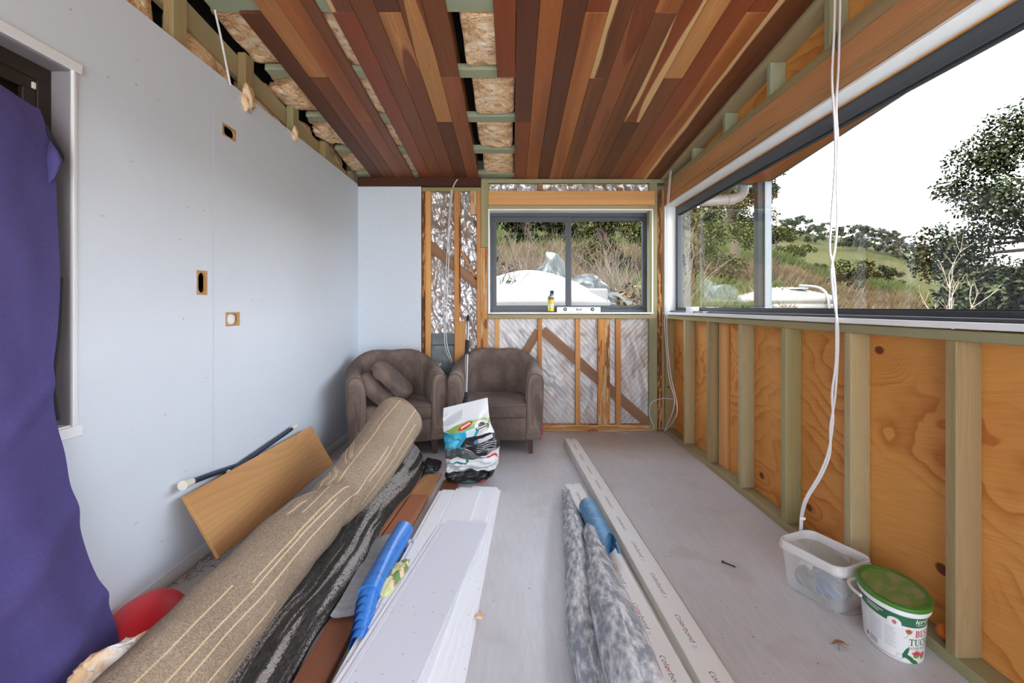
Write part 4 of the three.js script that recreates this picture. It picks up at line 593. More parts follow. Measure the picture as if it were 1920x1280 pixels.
{ // white lining boards, fanned in a stack
  const lay = [ // right edge x at depth d0, slide per metre, far depth, near depth, label
    [-0.074, 0.049, 2.9, 0.7, 'white lining board lying on the floor, lowest of the fanned stack'],
    [-0.080, 0.0615, 2.885, 0.72, 'white lining board second from the floor in the fanned stack'],
    [-0.084, 0.075, 2.86, 0.75, 'white lining board third from the floor in the fanned stack'],
    [-0.088, 0.09, 2.85, 0.8, 'white lining board fourth from the floor in the fanned stack'],
    [-0.094, 0.105, 2.83, 0.7, 'white lining board third from the top of the fanned stack'],
    [-0.19, 0.066, 2.76, 0.74, 'white lining board second from the top, its left edge nearest the brown boards'],
    [-0.122, 0.153, 2.32, 0.62, 'white lining board on top of the stack, its end stopping short'],
  ];
  lay.forEach(([xr, k, d0, d1, label], i) => {
    const W = 0.232, th = 0.0118, y = 0.001 + i * 0.0122, A = V(xr - W / 2, y + th / 2, -d0), B = V(xr - W / 2 - k * (d0 - d1), y + th / 2, -d1), c = A.clone().add(B).multiplyScalar(0.5);
    const t = thing('lining_board', label, 'board', [c.x, 0, c.z], 0, 'stacked white lining boards'), side = V(-1, 0, k).normalize();
    const gv = i === 6 ? 0.022 : 0.077, rr = side.clone().negate(), strip = (o, w, yy, h) => bar(A.clone().sub(c).addScaledVector(rr, o).setY(yy), B.clone().sub(c).addScaledVector(rr, o).setY(yy), w, h, V(0, 1, 0), 0.0018);
    part('board', merge(strip(-W / 2 + gv / 2 - 0.0015, gv - 0.003, y + th / 2, th), strip(gv / 2 + 0.0015, W - gv - 0.003, y + th / 2, th), strip(-W / 2 + gv, 0.01, y + 0.004, 0.006)), i === 6 ? M.boardGrey : M.boardWhite, t);
    const off = side.multiplyScalar(W / 2 + 0.009); part('tongue', bar(A.clone().sub(c).add(off).setY(y + 0.004), B.clone().sub(c).add(off).setY(y + 0.004), 0.02, 0.005, V(0, 1, 0), 0.001), M.boardWhite, t);
    const o2 = off.clone().multiplyScalar(-(W / 2 - 0.045) / (W / 2 + 0.009));
  });
  single('insulation_fluff', puff(0.03, 0.016, 0.035, 0.9, 0.9, (p) => { p.multiplyScalar(0.3 + 1.1 * fbm3(p.x * 150, p.y * 150, p.z * 150, 981, 3)); }, 40, 24), M.wool, 'scrap of peach insulation at the right edge of the white boards', 'insulation', [-0.122, 0.02, -1.71]);
}
{ // purple bed sheet hung over the left window
  const t = thing('purple_sheet', 'purple bed sheet hung over the left window and falling to the floor', 'sheet', [-1.42, 0, -1]), o = V(-1.42, 0, -1);
  const e = [[-60, 172, 1.452], [40, 188, 1.45], [75, 205, 1.447], [92, 255, 1.44], [104, 330, 1.43], [108, 420, 1.425], [113, 520, 1.42], [108, 620, 1.41], [98, 715, 1.405], [106, 790, 1.40], [122, 850, 1.395], [135, 930, 1.385], [165, 1040, 1.36], [195, 1110, 1.33], [222, 1192, 1.29], [226, 1240, 1.25]].map(([px, py, x]) => at(px, py, FOCAL * x / (960 - px)));
  const edge = new THREE.CatmullRomCurve3(e.slice(2), false, 'centripetal'), yTop = e[2].y;
  const f = (u, v) => { // u: 0 at the far edge, 1 near the camera; v: 0 top, 1 bottom
    const E = edge.getPoint(v), L = 1.3 + 0.1 * v, z = E.z + u * L, hang = smooth(0, 0.5, u);
    const fold = Math.sin(z * 21 + Math.sin(E.y * 3) * 1.2 + fbm(z * 3, E.y * 1.5, 985, 2) * 5) * 0.026 * smooth(0.05, 0.35, u) * (0.45 + v) + (fbm(z * 4, E.y * 3, 987, 3) - 0.5) * 0.06 * smooth(0, 0.1, u);
    const diag = Math.exp(-(((E.y - 0.55 + u * 0.8) / 0.05) ** 2)) * 0.016 + Math.exp(-(((E.y - 0.25 + u * 0.5) / 0.03) ** 2)) * 0.016 + Math.exp(-(((E.y - 0.95 + u * 1.2) / 0.035) ** 2)) * 0.01;
    const top = E.y + (yTop + 0.03 - E.y) * smooth(0.14, 0, v) * smooth(0, 0.14, u) * (v < 0.14 ? 1 : 0);
    return V(E.x + fold * 0.8 + diag + smooth(0, 0.12, u) * 0.035 * v, Math.max(0.02, top), z).sub(o);
  };
  part('cloth', sheet(f, 110, 150, (u, v) => [u * 1.3, v * 1.8]), M.purple, t);
  const lowE = e.slice(6, 10).map((p) => p.clone().sub(o).add(V(-0.012, 0, -0.012)));
  part('elastic_binding', tube(lowE, 0.0075, 8, 40), M.binding, t);
  const flap = [[86, 235, 1.446], [98, 262, 1.43], [110, 282, 1.42], [115, 296, 1.415], [108, 304, 1.415], [95, 308, 1.425]].map(([px, py, x]) => at(px, py, FOCAL * x / (960 - px)).sub(o));
  part('elastic_binding', tube(flap, 0.0065, 8, 40), M.binding, t);
  const gather = [[94, 262], [112, 292], [112, 302], [100, 330], [92, 345], [90, 300]].map(([px, py]) => at(px, py, FOCAL * 1.424 / (960 - px)).sub(o)), gc = gather.reduce((s, p) => s.add(p), V(0, 0, 0)).multiplyScalar(1 / gather.length);
  part('gathered_corner', loft([gather.map((p) => p.clone().lerp(gc, 0.9).add(V(0.022, 0, 0))), gather.map((p) => p.clone().lerp(gc, 0.45).add(V(0.017, 0, 0))), gather, gather.map((p) => p.clone().lerp(gc, 0.5).add(V(-0.02, 0, 0)))], { capStart: true, uvFn: (u, v) => [u, v] }), M.purple, t);
}
{
  const t = thing('red_plastic_shell', 'smooth red plastic shell lying by the wall under the purple sheet', 'container', [-1.31, 0, -1.62]);
  part('shell', loft(Array.from({ length: 15 }, (_, i) => { const s = i / 14; const r = Math.cos(s * Math.PI / 2 * 0.98), y = 0.135 * Math.pow(Math.sin(s * Math.PI / 2), 0.85); return Array.from({ length: 40 }, (_, j) => { const a = j / 40 * Math.PI * 2; return V(Math.cos(a) * r * 0.12 - 0.004, y + 0.002, Math.sin(a) * r * 0.17); }); }), { capStart: true, capEnd: true }), M.red, t);
  part('rim', tube(Array.from({ length: 41 }, (_, j) => { const a = j / 40 * Math.PI * 2; return V(Math.cos(a) * 0.12 - 0.004, 0.006, Math.sin(a) * 0.17); }), 0.006, 8, 80, false), M.red, t);
  const r = rng(91);
  const it = thing('insulation_scrap', 'torn peach and white insulation scrap between the purple sheet and the carpet', 'insulation', [-1.065, 0.185, -1.27], -0.55); part('wool', puff(0.085, 0.07, 0.2, 0.9, 0.9, (p) => { p.multiplyScalar(0.4 + fbm3(p.x * 34, p.y * 34, p.z * 26, 991, 4) * 1.3); }, 90, 50).translate(0, 0.03, 0), M.wool, it);
  const gd = []; for (let i = 0; i < 60; i++) { const d = 1.75 + r() * 0.55, x = -1.43 + r() * r() * 0.16, y = 0.003 + r() * 0.004, l = 0.02 + r() * 0.05, a = r() * 6; gd.push(tube([V(x, y, -d), V(x + Math.cos(a) * l, y + 0.003, -d + Math.sin(a) * l)], 0.0012, 4, 2, false)); }
  tag(single('dry_straw', merge(...gd), std({ color: 0x8a6a3a, roughness: 1 }), 'dry straw scattered on the floor along the left skirting', 'straw'), null, null, null, 'stuff');
}
// ---------------------------------------------------------------- metal trims with printed film, felt and blue rolls, right half of the floor
{
  const print = canvasTex(512, 256, (x) => { // one printed mark per 0.258 m: u runs along the trim towards the camera, v across
    x.fillStyle = '#e8e4dd'; x.fillRect(0, 0, 512, 256); x.font = 'italic 58px sans-serif'; const a = 'Col', b = 'o', c = 'rbond'; let p = 60; x.fillStyle = '#26262a'; x.fillText(a, p, 150); p += x.measureText(a).width; x.fillStyle = '#e0262b'; x.font = 'italic bold 58px sans-serif'; x.fillText(b, p, 150); p += x.measureText(b).width; x.font = 'italic 58px sans-serif'; x.fillStyle = '#26262a'; x.fillText(c, p, 150);
    x.strokeStyle = '#8f8b86'; x.lineWidth = 3; x.beginPath(); x.moveTo(360, 150); x.lineTo(392, 132); x.lineTo(364, 122); x.moveTo(366, 158); x.lineTo(398, 142); x.stroke(); });
  print.wrapS = THREE.RepeatWrapping; print.wrapT = THREE.ClampToEdgeWrapping; const mat = phy({ map: print, roughness: 0.4 });
  const trim = (xl0, d0, xl1, d1, label, first) => {
    const A = V(xl0, 0, -d0), B = V(xl1, 0, -d1), c = A.clone().add(B).multiplyScalar(0.5), t = thing('fascia_trim', label, 'metal trim', [c.x, 0, c.z], 0, 'film-covered metal trims'); A.sub(c); B.sub(c);
    const dir = B.clone().sub(A), L = dir.length(); dir.normalize(); const sd = V(-dir.z, 0, dir.x).multiplyScalar(-1); if (sd.x < 0) sd.negate();
    const P = (s, x, y) => A.clone().addScaledVector(dir, s).addScaledVector(sd, x).setY(y), W = 0.098, H = 0.06;
    const skin = (pts, m, name, uv) => part(name, loft([0, 1].map((k) => pts.map(([x, y]) => P(k * L, x, y))), { closed: true, capStart: true, capEnd: true, uvFn: uv }), m, t);
    const face = box(L, 0.002, W, 0.0006, 0, false), m4 = new THREE.Matrix4().makeBasis(dir, V(0, 1, 0), sd.clone().negate()).setPosition(P(L / 2, W / 2, H)); face.applyMatrix4(m4);
    { const p = face.attributes.position, uv = face.attributes.uv, q = V(0, 0, 0); for (let i = 0; i < p.count; i++) { q.set(p.getX(i), 0, p.getZ(i)).sub(A); uv.setXY(i, (q.dot(dir) - first) / 0.258, q.dot(sd) / W); } }
    part('printed_face', face, mat, t);
    const wall = (xa, xb, ya, yb, n) => part(n, box(L, yb - ya, xb - xa, 0.0006).applyMatrix4(new THREE.Matrix4().makeBasis(dir, V(0, 1, 0), sd.clone().negate()).setPosition(P(L / 2, (xa + xb) / 2, (ya + yb) / 2))), n === 'core' ? M.seal : M.film, t);
    wall(-0.0015, 0.0, 0.001, H, 'side_flange'); wall(W, W + 0.0015, 0.02, H, 'side_flange'); wall(W, W + 0.03, 0.018, 0.0195, 'lip'); wall(W + 0.03, W + 0.0315, 0.001, 0.024, 'lip'); wall(0, 0.03, 0.001, 0.0025, 'lip'); wall(0.02, W - 0.01, 0.003, 0.05, 'core');
    return t;
  };
  trim(0.449, 3.868, 0.585, 0.9, 'right of two long white film-covered metal trims, reaching farthest back', 0.12);
  trim(0.334, 2.878, 0.47, 0.9, 'left of two long white film-covered metal trims, partly under the grey felt', 0.10);
}
{
  const t = thing('felt_roll', 'grey mottled felt underlay loosely rolled beside the metal trims', 'felt', [0.31, 0, -1.8]), o = V(0.31, 0, -1.8), P = (x, y, d) => V(x, y, -d).sub(o);
  const n = (s, a, k) => (fbm(s * 9, Math.cos(a) * 2 + k, 1001 + k, 3) - 0.5) * 0.018;
  part('roll', tube([P(0.326, 0.045, 2.78), P(0.32, 0.056, 2.4), P(0.30, 0.062, 2.1), P(0.262, 0.064, 1.75), P(0.245, 0.056, 1.46), P(0.255, 0.05, 1.25)], (s, a) => 0.028 + 0.03 * smooth(0, 0.35, s) - 0.012 * smooth(0.75, 1, s) + n(s, a, 1), 36, 60, true, { uvFn: (u, v) => [v, u] }), M.felt, t);
  part('roll', tube([P(0.372, 0.105, 2.3), P(0.372, 0.102, 2.1), P(0.358, 0.102, 1.8), P(0.35, 0.104, 1.5), P(0.346, 0.106, 1.2), P(0.345, 0.11, 0.75)], (s, a) => 0.004 + 0.04 * smooth(0, 0.12, s) + 0.045 * smooth(0.1, 0.6, s) + 0.006 * Math.cos(2 * a) + n(s, a, 2), 44, 70, true, { uvFn: (u, v) => [v, u] }), M.felt, t);
}
{
  const t = thing('blue_underlay_roll', 'dull blue patterned roll lying between the grey felt and the trim', 'roll', [0.40, 0.061, -2.2]), P = (x, y, d) => V(x - 0.4, y - 0.061, -d + 2.2), rings = [];
  const N = 30, A = P(0.408, 0.113, 2.43), B = P(0.425, 0.113, 1.93), dir = B.clone().sub(A).normalize(), sd = V(1, 0, 0);
  for (let i = 0; i <= 24; i++) { const s = i / 24, ring = []; for (let j = 0; j < N; j++) { const a = j / N * Math.PI * 2, c = A.clone().lerp(B, s), cut = s > 0.75 ? (s - 0.75) * 0.4 * (1 + Math.cos(a)) : 0; ring.push(c.addScaledVector(sd, Math.cos(a) * 0.05).add(V(0, Math.sin(a) * 0.05, -cut))); } rings.push(ring); }
  part('roll', loft(rings, { capEnd: true, uvFn: (u, v) => [v, u] }), M.blueDull, t);
  const sp = []; for (let i = 0; i <= 90; i++) { const a = i / 90 * Math.PI * 2 * 3.5, r = 0.049 * (1 - a / 33); sp.push(A.clone().add(V(Math.cos(a) * r, Math.sin(a) * r, 0.002))); } part('rolled_edge', loft(sp.map((p) => [p, p.clone().add(V(0, 0, 0.2))]), { closed: false }), M.blueDull, t);
  part('loose_flap', span(0.05, 0.062, -0.002, 0.02, -0.05, 0.1, 0.002).translate(0.015, 0.035, 0.1), M.blueDull, t);
}
// ---------------------------------------------------------------- tub and pail against the right wall
const rrect = (w, d, r, y, n = 8) => { const out = []; for (const [sx, sz, a0] of [[1, 1, 0], [-1, 1, 90], [-1, -1, 180], [1, -1, 270]]) for (let i = 0; i <= n; i++) { const a = (a0 + i / n * 90) * Math.PI / 180; out.push(V(sx * (w / 2 - r) + Math.cos(a) * r, y, sz * (d / 2 - r) + Math.sin(a) * r)); } return out; };
{
  const t = thing('clear_plastic_tub', 'rectangular clear plastic tub with wire handle on the floor beside the pail', 'tub', [1.28, 0, -1.87], 0.385 + Math.PI);
  const clear = phy({ color: 0xf3f0ec, roughness: 0.4, transparent: true, opacity: 0.22 }); const sz = (y) => [mix(0.172, 0.2, y / 0.19), mix(0.228, 0.262, y / 0.19)];
  const outer = [0.0, 0.006, 0.03, 0.08, 0.13, 0.16].map((y) => rrect(...sz(y).map((s) => s - (y === 0 ? 0.012 : 0)), 0.035, y + 0.001)), inner = [0.16, 0.13, 0.08, 0.03, 0.004].map((y) => rrect(...sz(y).map((s) => s - 0.004), 0.033, y + 0.003));
  part('body', loft([...outer, ...inner], { capStart: true, capEnd: true }), clear, t);
  const e = (dx, y) => rrect(0.2 + dx, 0.262 + dx, 0.042, y); part('rim', loft([e(-0.004, 0.155), e(0.012, 0.156), e(0.014, 0.168), e(0.006, 0.171), e(0.008, 0.174), e(0.006, 0.186), e(0.002, 0.192), e(-0.008, 0.192), e(-0.010, 0.16), e(-0.004, 0.155)]), phy({ color: 0xf6f2ee, roughness: 0.4, transparent: true, opacity: 0.6 }), t);
  for (const s of [-1, 1]) part('handle_boss', span(-0.006 + s * 0.106, 0.006 + s * 0.106, 0.135, 0.158, -0.026, 0.026, 0.002), clear, t);
  part('wire_handle', tube([V(0.111, 0.146, 0.0), V(0.113, 0.10, -0.045), V(0.112, 0.045, -0.095), V(0.105, 0.022, -0.125), V(0.06, 0.02, -0.146), V(-0.05, 0.02, -0.15), V(-0.105, 0.05, -0.11), V(-0.112, 0.1, -0.05), V(-0.111, 0.146, 0)], 0.0018, 8, 80), M.steel, t);
  single('blue_cloth', puff(0.15, 0.075, 0.19, 0.6, 0.5, (p) => { p.y += (fbm3(p.x * 16, p.y * 9, p.z * 16, 1011, 3) - 0.5) * 0.05; p.multiplyScalar(0.95 + (fbm3(p.x * 30, p.y * 30, p.z * 30, 1013, 2) - 0.5) * 0.16); }, 40, 20), std({ map: tex(128, 128, 0.16, 0.16, (u, v) => { const n = fbm(u * 22, v * 22, 1015, 3); return n > 0.58 ? [110, 94, 82] : n < 0.46 ? [44, 84, 136] : [120, 128, 140]; }), roughness: 1 }), 'blue and grey rag lying in the bottom of the clear tub', 'cloth', [1.28, 0.05, -1.87], 0.385);
}
{
  const label = canvasTex(2048, 512, (x, w, h) => { // the whole way round, seam at the back
    x.fillStyle = '#eceae8'; x.fillRect(0, 0, w, h); x.fillStyle = '#2f6f4c'; x.fillRect(0, 0, w, 118); x.fillStyle = '#24573b'; x.fillRect(0, 110, w, 8);
    const face = (X) => { x.save(); x.translate(X, 0);
      x.fillStyle = '#eceae8'; x.font = 'bold 26px sans-serif'; x.fillRect(-500, 46, 190, 9); x.fillRect(-500, 70, 150, 9); x.strokeStyle = '#f2f2f0'; x.lineWidth = 12; x.beginPath(); x.moveTo(10, 78); x.lineTo(22, 42); x.lineTo(44, 78); x.lineTo(58, 42); x.moveTo(66, 78); x.lineTo(96, 60); x.lineTo(72, 50); x.moveTo(110, 44); x.lineTo(150, 78); x.lineTo(176, 44); x.moveTo(190, 76); x.lineTo(240, 50); x.stroke(); x.fillRect(14, 92, 200, 6);
      x.fillStyle = '#f3f1ee'; x.beginPath(); x.ellipse(-205, 108, 68, 48, 0, 0, 7); x.fill(); x.fillStyle = '#c23a3a'; for (let i = 0; i < 7; i++) { x.beginPath(); x.ellipse(-205 + 15 * Math.cos(i * 0.9), 108 + 14 * Math.sin(i * 0.9), 11, 5, i * 0.9, 0, 7); x.fill(); }
      x.fillStyle = '#c33338'; x.font = 'bold 92px serif'; x.fillText('BUSH', 8, 216); x.fillStyle = '#2c6a47'; x.font = 'bold 96px serif'; x.fillText('TUCKER', -58, 306); x.font = 'bold 36px serif'; x.fillStyle = '#3f4f46'; x.fillText('NATIVE PLANT FOOD', -66, 346);
      const flower = (fx, fy, s) => { x.fillStyle = '#cc2f33'; for (let i = -3; i <= 3; i++) { x.beginPath(); x.ellipse(fx + i * 9 * s, fy - 16 * s + Math.abs(i) * 4 * s, 5 * s, 20 * s, i * 0.25, 0, 7); x.fill(); } x.fillStyle = '#7a9a45'; x.beginPath(); x.ellipse(fx, fy + 10 * s, 28 * s, 12 * s, 0, 0, 7); x.fill(); };
      flower(-62, 170, 1); x.strokeStyle = '#7a9a45'; x.lineWidth = 5; x.beginPath(); x.moveTo(-62, 184); x.quadraticCurveTo(-74, 220, -104, 242); x.stroke(); flower(44, 402, 1.5); flower(140, 420, 1.4);
      x.fillStyle = '#2a6a44'; for (const [a, b, r] of [[-86, 392, -1.1], [-20, 452, 0.6], [10, 470, 0.4], [-60, 430, 0.3]]) { x.beginPath(); x.ellipse(a, b, 66, 22, r, 0, 7); x.fill(); }
      x.strokeStyle = '#9aa39d'; x.lineWidth = 3; x.beginPath(); x.arc(-150, 446, 34, 0, 7); x.stroke(); x.beginPath(); x.arc(-150, 446, 22, 0, 7); x.stroke();
      x.fillStyle = '#b9bcbc'; for (let i = 0; i < 15; i++) { x.fillRect(-300, 176 + i * 14, 90 + 30 * hash(i, 3, 5), 4); x.fillRect(-470, 170 + i * 14, 130 + 20 * hash(i, 7, 5), 4); } x.fillStyle = '#5b6a8a'; for (let i = 0; i < 6; i++) x.fillRect(-490, 388 + i * 11, 110, 5); x.fillStyle = '#c0564e'; x.fillRect(-520, 470, 330, 6); x.fillRect(-540, 400, 34, 40); x.restore(); };
    face(560); face(1584); });
  const t = thing('oval_pail', 'oval white pail with green lid and printed label, beside the clear tub', 'pail', [1.338, 0, -1.6], -0.30), El = (a, b, y) => Array.from({ length: 64 }, (_, j) => { const q = j / 64 * Math.PI * 2; return V(Math.cos(q) * a, y, Math.sin(q) * b); });
  const s = (y) => [mix(0.076, 0.089, y / 0.2), mix(0.106, 0.124, y / 0.2)];
  part('body', loft([0.001, 0.006, 0.012, 0.17].map((y, i) => El(s(y)[0] - (i ? 0 : 0.006), s(y)[1] - (i ? 0 : 0.006), y)), { capStart: true, uvFn: (u, v, q, k, p) => [1 - q, p.y / 0.17] }), phy({ map: label, roughness: 0.45 }), t);
  part('collar', loft([El(0.087, 0.122, 0.165), El(0.094, 0.129, 0.168), El(0.096, 0.131, 0.172), El(0.096, 0.131, 0.186), El(0.09, 0.125, 0.19)], { capEnd: true }), M.white, t);
  const lid = part('lid', loft([El(0.096, 0.131, 0.186), El(0.1, 0.135, 0.187), El(0.1, 0.135, 0.196), El(0.097, 0.132, 0.2), El(0.09, 0.125, 0.2), El(0.086, 0.121, 0.196), El(0.05, 0.07, 0.1955), El(0.02, 0.03, 0.1955), El(0.0005, 0.0005, 0.1955)], { capStart: true, uvFn: (u, v, q, k, p) => [p.x + 0.2, p.z + 0.2] }), phy({ map: tex(512, 512, 0.4, 0.4, (u, v) => { const q = Math.hypot((u - 0.2) / 0.09, (v - 0.2) / 0.125), g = [74, 128, 40]; if (q > 0.96) return g; const n = fbm(u * 30, v * 30 + u * 20, 1021, 4); return mix3([110, 140, 66], [146, 146, 98], smooth(0.35, 0.65, n)); }), roughness: 0.55 }), t);
  part('lid_rib', tube(El(0.087, 0.122, 0.199).concat([El(0.087, 0.122, 0.199)[0]]), 0.0024, 6, 120, false), std({ color: 0x3f7a1e, roughness: 0.5 }), lid);
  part('handle', tube([V(-0.075, 0.158, -0.098), V(-0.105, 0.155, -0.075), V(-0.108, 0.15, -0.04), V(-0.098, 0.153, 0.01)], 0.0055, 8, 24), M.cream, t);
  single('orange_ball', merge(puff(0.05, 0.05, 0.05, 1, 1, null, 24, 16)), std({ color: 0xd2691e, roughness: 0.6 }), 'small orange object resting on the bottom plate behind the pail', 'ball', [1.485, 0.066, -1.56]);
}
// ---------------------------------------------------------------- cables
const cableGeo = (pts, r = 0.0045, steps) => tube(pts, r, 8, steps ?? pts.length * 8);
{ // twin cable hanging from the ceiling to the tub
  const t = thing('hanging_cable', 'pair of white flat cables hanging from the ceiling down to the clear tub', 'cable', [1.33, 2.5, -2]), o = V(1.33, 2.5, -2), D = 1.97, c = (l) => cableGeo(l.map(([x, y, d]) => at(x, y, d ?? D).sub(o)), 0.0048);
  part('cable', c([[1566, -40], [1564, 60], [1560, 150], [1565, 230], [1566, 300], [1558, 420], [1556, 470], [1562, 500], [1567, 560], [1568, 610], [1567, 680], [1560, 740], [1562, 790], [1552, 850], [1536, 890], [1510, 935, 2.0], [1502, 965, 2.03], [1500, 1005, 2.04]]), M.cable, t);
  part('cable', c([[1576, -40], [1574, 60], [1572, 130], [1568, 200], [1571, 270], [1569, 350], [1570, 410], [1565, 470], [1559, 500], [1563, 560], [1571, 610], [1570, 680], [1565, 750], [1557, 800], [1556, 850], [1540, 892], [1514, 935, 2.0], [1505, 965, 2.03], [1503, 1005, 2.04]]), M.cable, t);
  part('tape', box(0.024, 0.012, 0.012, 0.003).translate(...at(1505, 972, 2.02).sub(o).toArray()), M.white, t);
}
{
  const t = thing('corner_cable', 'pair of white cables dropping down the back corner beside the long window', 'cable', [1.42, 0, -4.1]), o = V(1.42, 0, -4.1), c = (l) => cableGeo(l.map(([x, y, d]) => at(x, y, d).sub(o)), 0.004);
  part('cable', c([[1257, 318, 4.06], [1254, 350, 4.08], [1250, 400, 4.1], [1249, 480, 4.1], [1248, 585, 4.08], [1246, 605, 4.12], [1249, 650, 4.15], [1255, 710, 4.0], [1265, 752, 3.85], [1260, 775, 3.9], [1249, 800, 4.16], [1246, 808, 4.2]]), M.cable, t);
  part('cable', c([[1259, 320, 4.04], [1256, 350, 4.06], [1253, 400, 4.08], [1252, 480, 4.08], [1251, 585, 4.06], [1250, 605, 4.08], [1252, 650, 4.1], [1259, 710, 3.98], [1268, 748, 3.83], [1270, 770, 3.8], [1262, 790, 3.9], [1248, 806, 4.16]]), M.cable, t);
  const f = thing('floor_cable', 'thin white cable looping on the floor along the back wall', 'cable', [1.1, 0, -4.2]), q = V(1.1, 0, -4.2);
  part('cable', cableGeo([[1262, 748, 4.05], [1240, 747, 4.2], [1222, 754, 4.22], [1217, 775, 4.2], [1226, 803, 4.22]].map(([x, y, d]) => at(x, y, d).sub(q)).concat([[1205, 807], [1180, 806]].map(([x, y]) => onFloor(x, y, 0.006).sub(q))), 0.0035), M.cable, f);
  part('cable', cableGeo([[1101, 790, 4.26]].map(([x, y, d]) => at(x, y, d).sub(q)).concat([[1102, 805], [1125, 807.5], [1160, 809], [1182, 812], [1170, 806], [1135, 803]].map(([x, y]) => onFloor(x, y, 0.006).sub(q))), 0.0035), M.cable, f);
}
{
  const t = thing('wall_cable', 'bundle of white cables hanging inside the stud wall left of the sliding window', 'cable', [-0.6, 1, -4.27]), o = V(-0.6, 1, -4.27);
  for (const k of [0, 1]) part('cable', cableGeo([[846 + k * 2, 356], [841 + k * 2, 420], [837 + k * 4, 500], [834 + k * 4, 560], [833 + k * 3, 620], [836 + k * 4, 655], [846 + k * 3, 680]].map(([x, y]) => at(x, y, 4.285 - k * 0.012).sub(o)), 0.0045), M.cable, t);
  part('cable', cableGeo([[849, 352], [853, 343], [858, 336]].map(([x, y]) => at(x, y, 4.265).sub(o)), 0.006), M.cable, t);
  const u = thing('ceiling_cable', 'white cable drooping from the ceiling to the top of the left wall', 'cable', [-1.4, 2.5, -2.25]), q = V(-1.4, 2.5, -2.25); part('cable', cableGeo([[400, -6], [402, 14], [412, 60], [422, 110], [432, 160]].map(([x, y]) => at(x, y, FOCAL * 1.437 / (960 - x)).sub(q)), 0.0055), M.cable, u);
}
// ---------------------------------------------------------------- small things on the sills and the floor
{
  const y0 = by(585.5) + 0.001, z = -DB + 0.0;
  const lv = thing('spirit_level', 'white spirit level with three black vials on the back window sill', 'spirit level', [(bx(1044) + bx(1128)) / 2, y0, z - 0.035]), L = bx(1128) - bx(1044);
  part('body', box(L, 0.05, 0.026, 0.003).translate(0, 0.025, 0), M.white, lv); for (const s of [-1, 1]) part('end_cap', box(0.012, 0.052, 0.028, 0.003).translate(s * L / 2, 0.026, 0), M.black, lv);
  const ring = (x) => part('vial', new THREE.TorusGeometry(0.0125, 0.005, 8, 24).translate(x, 0.028, 0.013), M.black, lv); ring(-0.13); ring(0.13);
  part('vial', box(0.05, 0.018, 0.006, 0.004).translate(0, 0.028, 0.012), M.black, lv); part('vial_glass', tube([V(-0.018, 0.03, 0.016), V(0.018, 0.03, 0.016)], 0.005, 10), M.white, lv); for (const x of [-0.13, 0.13]) part('vial_glass', tube([V(x - 0.006, 0.022, 0.014), V(x + 0.006, 0.034, 0.014)], 0.004, 8), M.white, lv);
  const can = thing('foam_can', 'yellow and black spray foam can standing on the back window sill', 'can', [bx(1033.5), y0, z - 0.03]), map = canvasTex(256, 256, (x) => { x.fillStyle = '#e6c81c'; x.fillRect(0, 0, 256, 256); x.fillStyle = '#24241f'; x.fillRect(0, 236, 256, 20); x.fillStyle = '#e9e7dd'; x.fillRect(0, 96, 256, 70); x.fillStyle = '#2b2b28'; for (let i = 0; i < 8; i++) { x.fillRect(i * 32 + 4, 110, 12, 12); x.fillRect(i * 32 + 18, 134, 8, 20); } });
  part('body', lathe([[0.029, 0.003], [0.029, 0.116]], 28), phy({ map, roughness: 0.35 }), can); part('base', lathe([[0, 0], [0.028, 0], [0.0285, 0.004]], 28), M.steel, can); part('shoulder', lathe([[0.029, 0.115], [0.029, 0.15], [0.026, 0.16], [0.016, 0.172], [0.014, 0.182], [0, 0.183]], 28), M.steel, can); part('nozzle', merge(tube([V(0, 0.18, 0), V(0, 0.205, 0)], 0.008, 12), span(0.004, 0.026, 0.15, 0.208, -0.006, 0.006, 0.003)), M.grip, can); part('label_band', lathe([[0.0293, 0.12], [0.0293, 0.146]], 28), M.brace, can);
  const tr = thing('tape_roll', 'white roll of tape on the far end of the long window sill', 'tape', [1.475, 1.1325, -3.72]); part('roll', lathe([[0.03, 0], [0.05, 0], [0.05, 0.048], [0.03, 0.048], [0.03, 0]], 36), M.white, tr);
  const pen = thing('marker_pen', 'grey marker pen lying on the long window sill beside the tape', 'pen', [1.466, 1.1385, -3.42], 0.2); part('barrel', tube([V(0, 0, -0.05), V(0, 0, 0.03)], 0.006, 10), M.galv, pen); part('cap', tube([V(0, 0, 0.03), V(0, 0, 0.07)], 0.0068, 10), M.grip, pen);
  const ol = thing('wood_sliver', 'small pale orange wood sliver on the sill between tape and pen', 'wood', [1.462, 1.1335, -3.56], 0.1); part('sliver', box(0.018, 0.006, 0.1, 0.002), M.pine[0], ol); ol.children[0].position.y = 0.003;
  const nail = thing('steel_nail', 'grey steel screw lying alone on the floor', 'screw', [...onFloor(1368, 1058, 0.004).toArray()], 0.75); part('shank', tube([V(0, 0, -0.03), V(0, 0, 0.025)], 0.0028, 8), M.seal, nail); part('head', tube([V(0, 0, -0.034), V(0, 0, -0.029)], 0.006, 12, 1), M.seal, nail);
  const lf = thing('dry_leaf', 'dry brown leaf with twigs on the floor in front of the pail', 'leaf', [...onFloor(1572, 1208, 0.002).toArray()], 0.3);
  part('blade', sheet((u, v) => { const w = Math.sin(Math.PI * v) * 0.009; return V((u - 0.5) * 2 * w, 0.003 + Math.abs(u - 0.5) * 0.008 + 0.005 * Math.sin(v * 3), (v - 0.5) * 0.045); }, 6, 12).rotateY(1.3), M.brace, lf); for (const [a, l] of [[0.4, 0.035], [1.2, 0.025], [2.4, 0.04], [3.5, 0.03]]) part('twig', tube([V(0, 0.003, 0), V(Math.cos(a) * l, 0.002, Math.sin(a) * l)], 0.0008, 5), M.offcut[2], lf);
}
